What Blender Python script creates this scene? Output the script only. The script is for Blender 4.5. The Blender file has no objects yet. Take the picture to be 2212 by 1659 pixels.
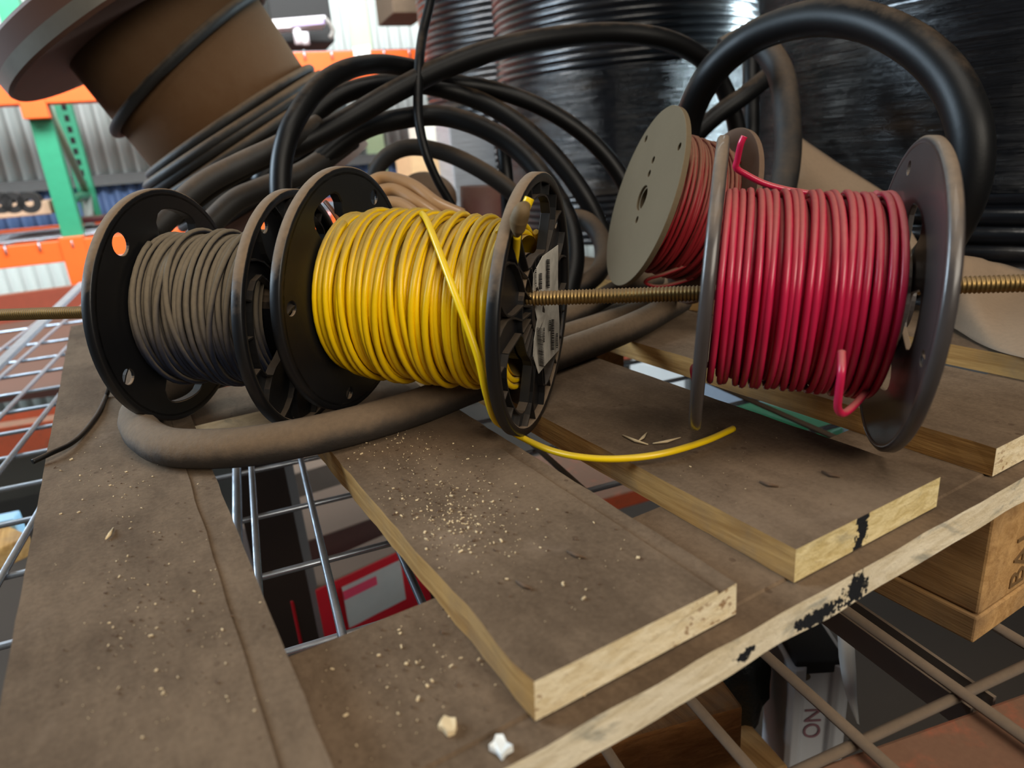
import bpy, bmesh, math, random
from mathutils import Vector, Matrix, noise as mnoise

random.seed(7)
PI = math.pi
col = bpy.context.scene.collection
V = Vector

# ------------------------------------------------------------------ camera
F = 1473.0
CX, CY = 1106.0, 829.5
H = 0.155


def nrm(v):
    return V(v).normalized()


_dx = nrm((3880 - CX, 100 - CY, F))
_dy = nrm((210 - CX, 398 - CY, F))
_dz = _dx.cross(_dy).normalized()
_dx = _dy.cross(_dz).normalized()
ROT = Matrix((_dx, _dy, _dz))          # world <- camera (x right, y down, z forward)
CAM = V((0, 0, H))


def ray(px, py):
    return ROT @ V((px - CX, py - CY, F))


def at(px, py, d):
    return CAM + ray(px, py) * (d / F)


def onz(px, py, z=0.0):
    r = ray(px, py)
    return CAM + r * ((z - H) / r.z)


def onplane(px, py, p0, n):
    r = ray(px, py)
    return CAM + r * ((p0 - CAM).dot(n) / r.dot(n))


def proj(P):
    q = ROT.transposed() @ (V(P) - CAM)
    return V((CX + F * q.x / q.z, CY + F * q.y / q.z, q.z))


cd = bpy.data.cameras.new('camera')
cam = bpy.data.objects.new('camera', cd)
col.objects.link(cam)
cd.sensor_width = 36.0
cd.sensor_fit = 'HORIZONTAL'
cd.lens = 36.0 * F / 2212.0
m = ROT.copy()
mc = Matrix((m.col[0], -m.col[1], -m.col[2])).transposed()
cam.matrix_world = Matrix.Translation(CAM) @ mc.to_4x4()
cd.clip_start = 0.01
cd.clip_end = 60
cd.dof.use_dof = True
cd.dof.focus_distance = 0.40
cd.dof.aperture_fstop = 9.0
bpy.context.scene.camera = cam

TH = 0.157                                             # the rack is turned from the pallet
XR = V((math.cos(TH), -math.sin(TH), 0))
YR_ = V((math.sin(TH), math.cos(TH), 0))


def rk(x, y, z):
    return XR * x + YR_ * y + V((0, 0, z))


# ------------------------------------------------------------------ materials
def lin(c):
    def f(v):
        v /= 255.0
        return v / 12.92 if v <= 0.04045 else ((v + 0.055) / 1.055) ** 2.4
    return (f(c[0]), f(c[1]), f(c[2]), 1.0)


class NT:
    def __init__(s, name):
        s.m = bpy.data.materials.new(name)
        s.m.use_nodes = True
        s.t = s.m.node_tree
        s.b = s.t.nodes['Principled BSDF']

    def n(s, typ, **kw):
        nd = s.t.nodes.new(typ)
        for k, v in kw.items():
            if k.startswith('i_'):
                nd.inputs[k[2:].replace('_', ' ')].default_value = v
            else:
                setattr(nd, k, v)
        return nd

    def l(s, a, b):
        s.t.links.new(a, b)

    def math(s, op, a, b=None, clamp=False):
        nd = s.t.nodes.new('ShaderNodeMath')
        nd.operation = op
        nd.use_clamp = clamp
        for i, v in enumerate((a, b)):
            if v is None:
                continue
            if isinstance(v, (int, float)):
                nd.inputs[i].default_value = v
            else:
                s.l(v, nd.inputs[i])
        return nd.outputs[0]

    def mix(s, fac, a, b):
        nd = s.t.nodes.new('ShaderNodeMix')
        nd.data_type = 'RGBA'
        for sock, v in ((nd.inputs[0], fac), (nd.inputs[6], a), (nd.inputs[7], b)):
            if isinstance(v, (int, float)):
                sock.default_value = v
            elif isinstance(v, tuple):
                sock.default_value = v
            else:
                s.l(v, sock)
        return nd.outputs[2]

    def ramp(s, fac, lo, hi):
        nd = s.t.nodes.new('ShaderNodeMapRange')
        nd.interpolation_type = 'SMOOTHSTEP'
        s.l(fac, nd.inputs[0])
        nd.inputs[1].default_value = lo
        nd.inputs[2].default_value = hi
        return nd.outputs[0]

    def coord(s, scale=(1, 1, 1)):
        tc = s.n('ShaderNodeTexCoord')
        mp = s.n('ShaderNodeMapping')
        s.l(tc.outputs['Object'], mp.inputs[0])
        mp.inputs['Scale'].default_value = scale
        return mp.outputs[0]

    def noise(s, scale, detail=4, rough=.6, vec=None, dist=0):
        nd = s.n('ShaderNodeTexNoise')
        nd.inputs['Scale'].default_value = scale
        nd.inputs['Detail'].default_value = detail
        nd.inputs['Roughness'].default_value = rough
        nd.inputs['Distortion'].default_value = dist
        s.l(vec if vec is not None else s.coord(), nd.inputs['Vector'])
        return nd.outputs[0]

    def bump(s, h, strength, dist):
        nd = s.n('ShaderNodeBump')
        nd.inputs['Strength'].default_value = strength
        nd.inputs['Distance'].default_value = dist
        s.l(h, nd.inputs['Height'])
        s.l(nd.outputs[0], s.b.inputs['Normal'])


DUST = lin((128, 107, 85))
DUST2 = lin((104, 85, 66))


def mat(name, c, rough=.5, metal=0., dust=0., lo=.1, hi=.85, var=.15, scale=40, bump=0., bdist=.001,
        bscale=None, stretch=(1, 1, 1), spec=.5, dustc=DUST, trans=0., coat=0., patch=.7):
    """A plain surface with slow colour variation and settled dust on what faces up."""
    s = NT(name)
    base = lin(c)
    vec = s.coord(stretch)
    nz = s.noise(scale, vec=vec)
    dark = tuple(x * (1 - var) for x in base[:3]) + (1,)
    lite = tuple(min(1, x * (1 + var)) for x in base[:3]) + (1,)
    colr = s.mix(nz, dark, lite)
    rsock = None
    if dust > 0:
        g = s.n('ShaderNodeNewGeometry')
        sep = s.n('ShaderNodeSeparateXYZ')
        s.l(g.outputs['Normal'], sep.inputs[0])
        n2 = s.noise(60, 5, .65)
        up = s.math('ADD', sep.outputs[2], s.math('MULTIPLY', s.math('SUBTRACT', n2, .5), patch))
        fac = s.math('MULTIPLY', s.ramp(up, lo, hi), dust, True)
        n3 = s.noise(300, 3, .6)
        dcol = s.mix(n3, tuple(x * .75 for x in dustc[:3]) + (1,), tuple(x * 1.2 for x in dustc[:3]) + (1,))
        colr = s.mix(fac, colr, dcol)
        rsock = s.math('ADD', rough, s.math('MULTIPLY', fac, .95 - rough))
        s.l(rsock, s.b.inputs['Roughness'])
    else:
        s.b.inputs['Roughness'].default_value = rough
    if metal and dust:
        s.l(s.math('MULTIPLY', s.math('SUBTRACT', 1., fac), metal), s.b.inputs['Metallic'])
    else:
        s.b.inputs['Metallic'].default_value = metal
    s.l(colr, s.b.inputs['Base Color'])
    s.b.inputs['Specular IOR Level'].default_value = spec
    s.b.inputs['Transmission Weight'].default_value = trans
    s.b.inputs['Coat Weight'].default_value = coat
    if bump:
        s.bump(s.noise(bscale or scale * 2, 6, .65, vec=vec), bump, bdist)
    return s.m


def board_top():
    s = NT('dusty_board_top')
    a = s.noise(9, 5, .6)
    b = s.noise(60, 6, .7, vec=s.coord((1, .35, 1)))
    c = s.noise(420, 4, .7)
    v = s.math('ADD', s.math('MULTIPLY', a, .5), s.math('ADD', s.math('MULTIPLY', b, .35), s.math('MULTIPLY', c, .25)))
    colr = s.mix(s.ramp(v, .38, .72), lin((84, 68, 53)), lin((122, 102, 82)))
    # pale swept patches and dark specks lying in the dust
    p = s.noise(14, 4, .6, dist=.6)
    colr = s.mix(s.math('MULTIPLY', s.ramp(p, .6, .75), .4), colr, lin((142, 122, 104)))
    sp = s.n('ShaderNodeTexVoronoi')
    sp.inputs['Scale'].default_value = 130
    s.l(s.coord((1, .8, 1)), sp.inputs['Vector'])
    cl = s.noise(22, 3, .6)
    spk = s.math('MULTIPLY', s.math('LESS_THAN', sp.outputs['Distance'], .17), s.ramp(cl, .52, .62))
    colr = s.mix(s.math('MULTIPLY', spk, .75), colr, lin((84, 66, 51)))
    s.l(colr, s.b.inputs['Base Color'])
    s.b.inputs['Roughness'].default_value = .95
    s.b.inputs['Specular IOR Level'].default_value = .15
    s.bump(s.math('ADD', s.math('MULTIPLY', b, .6), c), .35, .0006)
    return s.m


def wood_side(name, c1, c2, dark=(70, 45, 22), axis=1, dust=.5):
    s = NT(name)
    st = [26, 26, 26]
    st[axis] = 1.6
    vec = s.coord(tuple(st))
    w = s.noise(4, 6, .6, vec=vec, dist=1.2)
    f = s.noise(30, 4, .6, vec=vec)
    colr = s.mix(s.ramp(s.math('ADD', s.math('MULTIPLY', w, .75), s.math('MULTIPLY', f, .25)), .3, .7), lin(c1), lin(c2))
    k = s.noise(11, 3, .5)
    colr = s.mix(s.math('MULTIPLY', s.ramp(k, .62, .78), .65), colr, lin(dark))
    du = s.noise(22, 5, .65)
    colr = s.mix(s.math('MULTIPLY', s.ramp(du, .42, .66), dust), colr, DUST)
    s.l(colr, s.b.inputs['Base Color'])
    s.b.inputs['Roughness'].default_value = .85
    s.b.inputs['Specular IOR Level'].default_value = .2
    s.bump(f, .4, .0008)
    return s.m


def wood_end(name, c1, c2, pits=.6, stain=(), blue=.5, grain=(30, 60, 90)):
    """Sawn end grain: pale, pitted, grey-blue fungus stains and a few tar marks."""
    s = NT(name)
    vec = s.coord(grain)
    w = s.noise(3.0, 6, .65, vec=vec, dist=.8)
    f = s.noise(420, 5, .75)
    colr = s.mix(s.ramp(w, .32, .68), lin(c1), lin(c2))
    pit = s.ramp(s.noise(260, 3, .6, vec=s.coord((1, 1, 1.6))), .56, .64)
    zone = s.ramp(s.noise(20, 3, .5), .45, .6)
    colr = s.mix(s.math('MULTIPLY', s.math('MULTIPLY', pit, zone), pits), colr, lin((140, 95, 55)))
    bl = s.ramp(s.noise(16, 5, .65, vec=s.coord((1, 1, 2.2)), dist=.8), .55, .68)
    colr = s.mix(s.math('MULTIPLY', bl, blue), colr, lin((140, 140, 130)))
    tc = s.n('ShaderNodeTexCoord')
    for (p, rad, sq) in stain:
        d = s.n('ShaderNodeVectorMath', operation='SUBTRACT')
        s.l(tc.outputs['Object'], d.inputs[0])
        d.inputs[1].default_value = p
        e = s.n('ShaderNodeVectorMath', operation='MULTIPLY')
        s.l(d.outputs[0], e.inputs[0])
        e.inputs[1].default_value = sq
        ln = s.n('ShaderNodeVectorMath', operation='LENGTH')
        s.l(e.outputs[0], ln.inputs[0])
        nn = s.noise(230, 5, .7)
        q = s.math('ADD', s.math('DIVIDE', ln.outputs['Value'], rad), s.math('MULTIPLY', s.math('SUBTRACT', nn, .5), 2.6))
        colr = s.mix(s.math('LESS_THAN', q, .75), colr, lin((30, 32, 36)))
    s.l(colr, s.b.inputs['Base Color'])
    s.b.inputs['Roughness'].default_value = .9
    s.b.inputs['Specular IOR Level'].default_value = .2
    s.bump(s.math('ADD', s.math('MULTIPLY', w, .5), f), .7, .0012)
    return s.m


def film_mat(name, c=(16, 17, 20), rough=.2, streak=(1.2, 1.2, 26), amt=.9, dist=.01, scale=5., dusty=.25):
    s = NT(name)
    vec = s.coord(streak)
    h = s.noise(scale, 5, .6, vec=vec, dist=.7)
    h2 = s.noise(scale * 5, 3, .6, vec=vec)
    colr = s.mix(s.math('MULTIPLY', s.ramp(s.noise(5, 5, .6, vec=s.coord((1, 1, 4))), .5, .7), dusty), lin(c), lin((95, 80, 64)))
    s.l(colr, s.b.inputs['Base Color'])
    s.l(s.ramp(s.noise(6, 3, .5, vec=s.coord((1, 1, 6))), -.35, 2.0), s.b.inputs['Roughness'])
    s.b.inputs['Roughness'].default_value = rough
    s.t.links.remove(s.b.inputs['Roughness'].links[0])
    s.b.inputs['Specular IOR Level'].default_value = .6
    s.bump(s.math('ADD', h, s.math('MULTIPLY', h2, .25)), amt, dist)
    return s.m


M = {}
M['top'] = board_top()
M['side'] = wood_side('bare_pine_side', (150, 108, 58), (196, 152, 92), dust=.45)
M['side_x'] = wood_side('bare_pine_edge', (150, 108, 60), (190, 150, 95), axis=0, dust=.4)
M['wood_dark'] = wood_side('old_pine', (110, 74, 42), (150, 106, 62), dust=.5)
M['wood_block'] = wood_side('block_pine', (156, 116, 70), (200, 158, 104), dust=.3)
M['crate'] = wood_side('crate_pine', (150, 100, 54), (196, 140, 80), axis=0, dust=.2)
M['black_plastic'] = mat('black_spool_plastic', (17, 17, 19), .4, dust=.95, lo=.22, hi=.62, var=.3, bump=.1)
M['black_clean'] = mat('black_spool_ribs', (20, 19, 19), .45, dust=.25, lo=.3, hi=1., var=.3)
M['red_spool'] = mat('smoky_spool_plastic', (66, 60, 58), .3, dust=.8, lo=.25, hi=.95, var=.25, scale=25, bump=.12, coat=.2)
M['grey_board'] = mat('grey_fibreboard', (104, 90, 70), .95, spec=.15, dust=.4, lo=-.2, hi=.9, var=.1, scale=20, dustc=lin((112, 98, 78)))
M['yellow_clean'] = mat('clean_yellow_sheath', (244, 204, 16), .3, dust=.35, lo=.4, hi=1.1, var=.1)
M['yellow'] = mat('yellow_wire_sheath', (242, 198, 8), .28, dust=.8, lo=.12, hi=.8, var=.1, patch=.3, dustc=lin((146, 120, 72)))
M['red'] = mat('red_wire_sheath', (190, 32, 70), .24, dust=.55, lo=.15, hi=.95, var=.22, patch=.35, dustc=lin((150, 112, 92)))
M['blue'] = mat('blue_wire_sheath', (30, 38, 56), .4, patch=.4, dust=.95, lo=-.5, hi=.3, var=.2, dustc=lin((116, 103, 84)))
M['dusty_red'] = mat('dusty_red_wire_sheath', (140, 22, 32), .5, dust=.9, lo=-.05, hi=.8, var=.2, dustc=lin((120, 86, 66)))
M['cable'] = mat('black_rubber_cable', (10, 10, 11), .45, spec=.25, dust=.55, lo=.5, hi=1.1, var=.25, bump=.15, bscale=160, bdist=.0008, dustc=DUST2)
M['cable_dusty'] = mat('dusty_rubber_cable', (44, 38, 33), .7, dust=.95, lo=-.35, hi=.55, var=.25, bump=.5, bscale=130, bdist=.0015, dustc=lin((112, 93, 73)))
M['cable_half'] = mat('half_dusty_rubber_cable', (26, 24, 23), .6, dust=.8, lo=.1, hi=.95, var=.25, bump=.2, bscale=130, bdist=.001, dustc=DUST2)
M['brass'] = mat('yellow_zinc_steel', (158, 130, 82), .4, metal=.9, dust=.6, lo=.3, hi=1.0, var=.25, scale=200)
M['drum'] = mat('brown_fibre_drum', (86, 58, 32), .8, spec=.25, dust=.3, lo=-.5, hi=.8, var=.12, scale=16, bump=.1)
M['drum_flange'] = mat('red_brown_drum_flange', (86, 58, 46), .7, dust=.4, lo=-.2, hi=1., var=.2, scale=18)
M['steel_rim'] = mat('grey_steel_rim', (150, 145, 135), .4, metal=.7, dust=.35, var=.2)
M['reel_cable'] = mat('dusty_black_jacket', (30, 29, 28), .6, dust=.85, lo=.0, hi=1., var=.4, scale=120, bump=.5, bscale=200)
M['tan_cable'] = mat('tan_clear_sheath', (170, 130, 88), .3, dust=.35, var=.2, coat=.4)
M['wire'] = mat('galvanised_wire', (170, 178, 188), .27, metal=.75, dust=.6, lo=.4, hi=1.1, var=.15, dustc=lin((118, 98, 76)))
M['wire_dusty'] = mat('dust_covered_wire', (112, 100, 88), .7, metal=.2, dust=.85, lo=-.2, hi=.8, var=.2, dustc=lin((104, 86, 68)))
M['channel'] = mat('dark_steel_channel', (92, 82, 74), .6, dust=.6, var=.2)
M['orange'] = mat('orange_rack_paint', (238, 98, 34), .45, dust=.3, lo=.5, hi=1.1, var=.08)
M['orange_dusty'] = mat('dusty_orange_rack_paint', (190, 84, 50), .75, dust=.9, lo=-.1, hi=1.0, var=.2, scale=14, patch=2.2, dustc=lin((104, 82, 62)))
M['green'] = mat('green_rack_paint', (44, 140, 104), .45, dust=.2, lo=.6, hi=1.1, var=.12)
M['green_dark'] = mat('dark_green_paint', (24, 78, 50), .5, dust=.3, var=.15)
M['dark_hole'] = mat('black_steel_slot', (12, 12, 12), .8)
M['paper'] = mat('dusty_kraft_paper', (150, 128, 106), .9, dust=.7, lo=-.5, hi=.8, var=.1, scale=14, bump=.3, bscale=30, bdist=.003)
M['label'] = mat('worn_white_label', (196, 190, 178), .6, var=.35, scale=160)
M['ink'] = mat('black_ink', (28, 26, 24), .7)
M['red_ink'] = mat('faded_red_ink', (120, 84, 92), .7)
M['white'] = mat('white_card', (235, 235, 230), .6, var=.05)
M['red_card'] = mat('red_carton', (190, 10, 28), .5, dust=.2, var=.1)
M['carton'] = mat('brown_carton', (84, 62, 48), .85, dust=.25, var=.12, scale=10)
M['brown_dark'] = mat('dark_brown_steel', (46, 30, 20), .6, dust=.3, var=.2)
M['black_bag'] = mat('black_plastic_bag', (14, 18, 16), .35, var=.3, bump=.6, bscale=40, bdist=.01)
M['silver'] = mat('silver_galvanised_strut', (186, 187, 190), .4, metal=.15, var=.12, scale=30, stretch=(1, 1, .1))
M['maroon'] = mat('maroon_plastic', (84, 26, 34), .5, dust=.4, var=.2)
M['film'] = film_mat('black_stretch_film', streak=(.5, .5, 34), scale=5.)
M['pipe'] = film_mat('black_poly_pipe', (15, 16, 19), .24, (1, 1, 3), .35, .004, 8., .15)
M['black_box'] = mat('dark_opening_black', (18, 17, 16), .7)  # flat black for the dark opening at the far rack
M['white_metal'] = mat('white_enamel', (226, 222, 226), .4)
M['lilac'] = mat('lilac_band', (168, 156, 200), .5)
M['skyblue'] = mat('pale_blue_plastic', (150, 190, 215), .4)
M['chip_light'] = mat('pale_wood_crumbs', (214, 190, 150), .9, var=.2)
M['chip_dark'] = mat('dark_bark_crumbs', (92, 70, 51), .9, var=.3)
M['clear'] = mat('clear_wrapped_pipe', (150, 152, 155), .25, var=.25, scale=30, stretch=(.3, .3, 4), bump=.6, bscale=40, bdist=.01)
M['cream'] = mat('cream_plastic', (214, 205, 190), .5, var=.08)
M['green_card'] = mat('green_carton', (22, 92, 54), .55, var=.1)
M['grey_card'] = mat('blue_grey_carton', (140, 150, 162), .6, var=.1)
M['blue_wall'] = mat('blue_wall_panel', (92, 116, 158), .6, var=.1, scale=6)
M['girt'] = mat('grey_girt', (104, 106, 106), .6)


def wall_mat():
    s = NT('white_corrugated_sheet')
    a = s.noise(2.5, 4, .6, vec=s.coord((1, 1, .3)))
    colr = s.mix(a, lin((196, 208, 206)), lin((226, 232, 228)))
    s.l(colr, s.b.inputs['Base Color'])
    s.b.inputs['Roughness'].default_value = .5
    return s.m


M['wall'] = wall_mat()
M['fibreglass'] = mat('green_fibreglass_sheet', (192, 214, 170), .4, var=.06)
M['concrete'] = mat('grey_concrete_floor', (44, 38, 29), .9, var=.2, scale=3)

# ------------------------------------------------------------------ object helpers


def link(o, parent=None):
    col.objects.link(o)
    if parent is not None:
        o.parent = parent
        if parent.type == 'EMPTY':
            o.matrix_parent_inverse = Matrix.Translation(-V(parent.location))
    return o


def tag(o, label=None, cat=None, group=None, kind=None):
    if label:
        o['label'] = label
    if cat:
        o['category'] = cat
    if group:
        o['group'] = group
    if kind:
        o['kind'] = kind
    return o


def thing(name, loc, label, cat, group=None):
    e = bpy.data.objects.new(name, None)
    e.location = loc
    e.empty_display_size = .02
    col.objects.link(e)
    return tag(e, label, cat, group)


class MB:
    def __init__(s):
        s.v, s.f, s.mi, s.sm = [], [], [], []

    def add(s, vs, fs, mi=0, smooth=False):
        o = len(s.v)
        s.v += [tuple(v) for v in vs]
        for f in fs:
            s.f.append(tuple(i + o for i in f))
            s.mi.append(mi)
            s.sm.append(smooth)
        return s

    def hexa(s, p, mi=0):
        """eight corners, bottom four counter-clockwise then top four"""
        return s.add(p, [(3, 2, 1, 0), (4, 5, 6, 7), (0, 1, 5, 4), (1, 2, 6, 5), (2, 3, 7, 6), (3, 0, 4, 7)], mi)

    def box(s, o, ax, ay, az, mi=0):
        """o is a corner, ax ay az the edge vectors"""
        o, ax, ay, az = V(o), V(ax), V(ay), V(az)
        return s.hexa([o, o + ax, o + ax + ay, o + ay, o + az, o + ax + az, o + ax + ay + az, o + ay + az], mi)

    def cbox(s, c, ax, ay, az, mi=0):
        ax, ay, az = V(ax), V(ay), V(az)
        return s.box(V(c) - ax / 2 - ay / 2 - az / 2, ax, ay, az, mi)

    def tube(s, pts, r, seg=8, mi=0, cap=True, flat=None):
        pts = [V(p) for p in pts]
        n = len(pts)
        rr = r if isinstance(r, (list, tuple)) else [r] * n
        T = [(pts[min(i + 1, n - 1)] - pts[max(i - 1, 0)]).normalized() for i in range(n)]
        a = T[0].orthogonal().normalized()
        vs, fs = [], []
        for i in range(n):
            a = (a - T[i] * a.dot(T[i])).normalized()
            b = T[i].cross(a)
            for k in range(seg):
                t = 2 * PI * k / seg
                vs.append(pts[i] + (a * math.cos(t) + b * math.sin(t)) * rr[i])
        for i in range(n - 1):
            for k in range(seg):
                k2 = (k + 1) % seg
                fs.append((i * seg + k, i * seg + k2, (i + 1) * seg + k2, (i + 1) * seg + k))
        s.add(vs, fs, mi, True)
        if cap:
            o = len(s.v)
            s.add([], [])
            s.f.append(tuple(range(o - n * seg + seg - 1, o - n * seg - 1, -1)))
            s.mi.append(mi)
            s.sm.append(False)
            s.f.append(tuple(range(o - seg, o)))
            s.mi.append(mi)
            s.sm.append(False)
        return s

    def lathe(s, prof, c, N, seg=64, mi=0, smooth=True, closed=False):
        """prof: (axial, radius) pairs around the axis N through c"""
        N = V(N).normalized()
        ex, ey = basis(N)
        vs, fs = [], []
        for (z, r) in prof:
            for k in range(seg):
                t = 2 * PI * k / seg
                vs.append(V(c) + N * z + (ex * math.cos(t) + ey * math.sin(t)) * r)
        n = len(prof)
        for i in range(n if closed else n - 1):
            j = (i + 1) % n
            for k in range(seg):
                k2 = (k + 1) % seg
                fs.append((i * seg + k, i * seg + k2, j * seg + k2, j * seg + k))
        return s.add(vs, fs, mi, smooth)

    def build(s, name, mats, parent=None, bevel=0.):
        me = bpy.data.meshes.new(name)
        me.from_pydata(s.v, [], s.f)
        me.polygons.foreach_set('material_index', s.mi)
        me.polygons.foreach_set('use_smooth', s.sm)
        for q in (mats if isinstance(mats, (list, tuple)) else [mats]):
            me.materials.append(q)
        bm = bmesh.new()
        bm.from_mesh(me)
        bmesh.ops.recalc_face_normals(bm, faces=bm.faces)
        bm.to_mesh(me)
        bm.free()
        me.update()
        o = bpy.data.objects.new(name, me)
        link(o, parent)
        if bevel:
            b = o.modifiers.new('edge', 'BEVEL')
            b.width = bevel
            b.segments = 2
            b.limit_method = 'ANGLE'
        return o


def basis(N):
    """ey is up within the disc, ex points right for someone the disc faces"""
    up = V((0, 0, 1))
    if abs(N.z) > .95:
        up = V((0, 1, 0))
    ey = (up - N * up.dot(N)).normalized()
    return ey.cross(N).normalized(), ey


def spline(pts, n=10):
    pts = [V(p) for p in pts]
    P = [pts[0] * 2 - pts[1]] + pts + [pts[-1] * 2 - pts[-2]]
    out = []
    for i in range(1, len(P) - 2):
        a, b, c, d = P[i - 1], P[i], P[i + 1], P[i + 2]
        for k in range(n):
            t = k / n
            out.append(.5 * ((2 * b) + (c - a) * t + (2 * a - 5 * b + 4 * c - d) * t * t + (3 * b - a - 3 * c + d) * t ** 3))
    out.append(pts[-1])
    return out


def plate(outer, holes, thick, c, N, bevel=.0005):
    """flat plate with holes, drawn as a filled outline and turned into a mesh; returns (verts, faces)"""
    cu = bpy.data.curves.new('outline', 'CURVE')
    cu.dimensions = '2D'
    cu.fill_mode = 'BOTH'
    cu.extrude = thick / 2 - bevel
    cu.bevel_depth = bevel
    cu.bevel_resolution = 1
    cu.offset = -bevel
    for loop in [outer] + holes:
        sp = cu.splines.new('POLY')
        sp.points.add(len(loop) - 1)
        for p, q in zip(sp.points, loop):
            p.co = (q[0], q[1], 0, 1)
        sp.use_cyclic_u = True
    o = bpy.data.objects.new('outline', cu)
    col.objects.link(o)
    dg = bpy.context.evaluated_depsgraph_get()
    dg.update()
    me = bpy.data.meshes.new_from_object(o.evaluated_get(dg))
    N = V(N).normalized()
    ex, ey = basis(N)
    vs = [V(c) + ex * v.co.x + ey * v.co.y + N * v.co.z for v in me.vertices]
    fs = [tuple(p.vertices) for p in me.polygons]
    bpy.data.objects.remove(o)
    bpy.data.curves.remove(cu)
    bpy.data.meshes.remove(me)
    return vs, fs


def circle(r, n=96, c=(0, 0)):
    return [(c[0] + r * math.cos(2 * PI * k / n), c[1] + r * math.sin(2 * PI * k / n)) for k in range(n)]


def window(r0, r1, a, span, n=12, rd=.12):
    """rounded sector hole, centred on angle a (degrees)"""
    a = math.radians(a)
    h = math.radians(span) / 2
    pts = []
    for k in range(n + 1):
        t = a - h + 2 * h * k / n
        q = 1 - rd * (abs(2 * k / n - 1) ** 6)
        pts.append((r1 * q * math.cos(t), r1 * q * math.sin(t)))
    for k in range(n + 1):
        t = a + h - 2 * h * k / n
        q = 1 + rd * (abs(2 * k / n - 1) ** 6)
        pts.append((r0 * q * math.cos(t), r0 * q * math.sin(t)))
    return pts


def cable(name, pts, r, m, label, cat='cable', seg=14, n=9, group=None, parent=None, wob=.0):
    path = spline(pts, n)
    if wob:
        path = [p + V((mnoise.noise(p * 9), mnoise.noise(p * 9 + V((5, 0, 0))), mnoise.noise(p * 9 + V((0, 7, 0))))) * wob for p in path]
    if isinstance(r, (list, tuple)):
        rr = []
        k = len(r) - 1
        for i in range(len(path)):
            t = i / (len(path) - 1) * k
            j = min(int(t), k - 1)
            rr.append(r[j] + (r[j + 1] - r[j]) * (t - j))
        r = rr
    o = MB().tube(path, r, seg).build(name, m, parent)
    if label:
        tag(o, label, cat, group)
    return o


def pp(*a):
    return [at(*q) for q in a]


# ------------------------------------------------------------------ the pallet
S = .155 / .24
TB = -.0235 * S                                          # underside of the deck boards
Y0, Y1 = .2300 * S, 1.46 * S
pal = thing('wooden_pallet', (.25, .45, -.11), 'dusty wooden pallet of spaced pine boards under the wire spools', 'pallet')


def stain_at(px, py, y):
    return tuple(onplane(px, py, V((0, y, 0)), V((0, 1, 0))))


M['end2'] = wood_end('pitted_end_grain', (222, 200, 158), (246, 230, 196), pits=.8, blue=.15)
M['end3'] = wood_end('chipped_end_grain', (210, 186, 128), (240, 220, 168), pits=.15, blue=.4,
                     stain=[(stain_at(1862, 1140, Y0), .0085, (1.6, 1, .55)), (stain_at(1850, 1190, Y0), .004, (.7, 1, 1))])
M['endx'] = wood_end('stained_board_edge', (212, 194, 160), (240, 226, 198), pits=.05, blue=.75, grain=(10, 60, 60),
                     stain=[(stain_at(1850, 1272, .216 * S), .0085, (.9, 1, .9)), (stain_at(1770, 1330, .216 * S), .006, (.35, 1, 1.2)), (stain_at(1610, 1415, .216 * S), .0035, (.5, 1, 1.2))])


def rough_strip(x0, x1, y0, y1, z0, z1, mats, name, label=None, step=None, ny=70, jit=.0006, endm=2, sidem=1):
    """A sawn board running in y; step = (x from which the top drops, drop)"""
    mb = MB()
    xs = [x0, x1] if not step else [x0, step[0] - .0008, step[0], x1]
    zt = [z1, z1] if not step else [z1, z1, z1 - step[1], z1 - step[1] * .8]
    rows = []
    for i in range(ny + 1):
        t = i / ny
        y = y0 + (y1 - y0) * t
        row = []
        for k, x in enumerate(xs):
            e = mnoise.noise(V((x * 7, y * 55, 3.1))) * jit
            ex = e if k in (0, len(xs) - 1) else mnoise.noise(V((4, y * 30, 1))) * .0007
            row.append((x + ex, y + mnoise.noise(V((x * 60, 1, t * 3))) * .0005, zt[k] + mnoise.noise(V((x * 40, y * 40, 9))) * .0003))
        e = mnoise.noise(V((1, y * 60, 7))) * jit
        row.append((xs[-1] + e, y, z0))
        row.append((xs[0] - e, y, z0))
        rows.append(row)
    n = len(rows[0])
    vs = [p for r in rows for p in r]
    fs, mi = [], []
    for i in range(ny):
        for k in range(n):
            k2 = (k + 1) % n
            fs.append((i * n + k, i * n + k2, (i + 1) * n + k2, (i + 1) * n + k))
            top = k < len(xs) - 1
            mi.append(0 if top or k == n - 2 else sidem)
    for f, q in zip(fs, mi):
        mb.f.append(f)
        mb.mi.append(q)
        mb.sm.append(False)
    mb.v = [tuple(v) for v in vs]
    mb.f.append(tuple(range(n)))
    mb.mi.append(endm)
    mb.sm.append(False)
    mb.f.append(tuple(len(vs) - n + k for k in range(n - 1, -1, -1)))
    mb.mi.append(endm)
    mb.sm.append(False)
    o = mb.build(name, mats, pal)
    if label:
        o['label'] = label
    return o


def dboard(x0, x1, **k):
    return rough_strip(x0 * S, x1 * S, Y0 + k.pop('dy', 0), Y1, TB, 0, [M['top'], M['side'], k.pop('end', M['end2'])], 'deck_board', **k)


dboard(-.1000, .0300, label='leftmost deck board, thick with brown dust', step=(.0115 * S, .0012), dy=-.12)
dboard(.1245, .2624, label='deck board with pitted end and stepped right edge', step=(.2475 * S, .0019), jit=.0014)
dboard(.3125, .4643, label='deck board with black mark on its chipped end', end=M['end3'])
dboard(.5386, .70)
dboard(.775, .92)

# cross boards under them run along x


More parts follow.
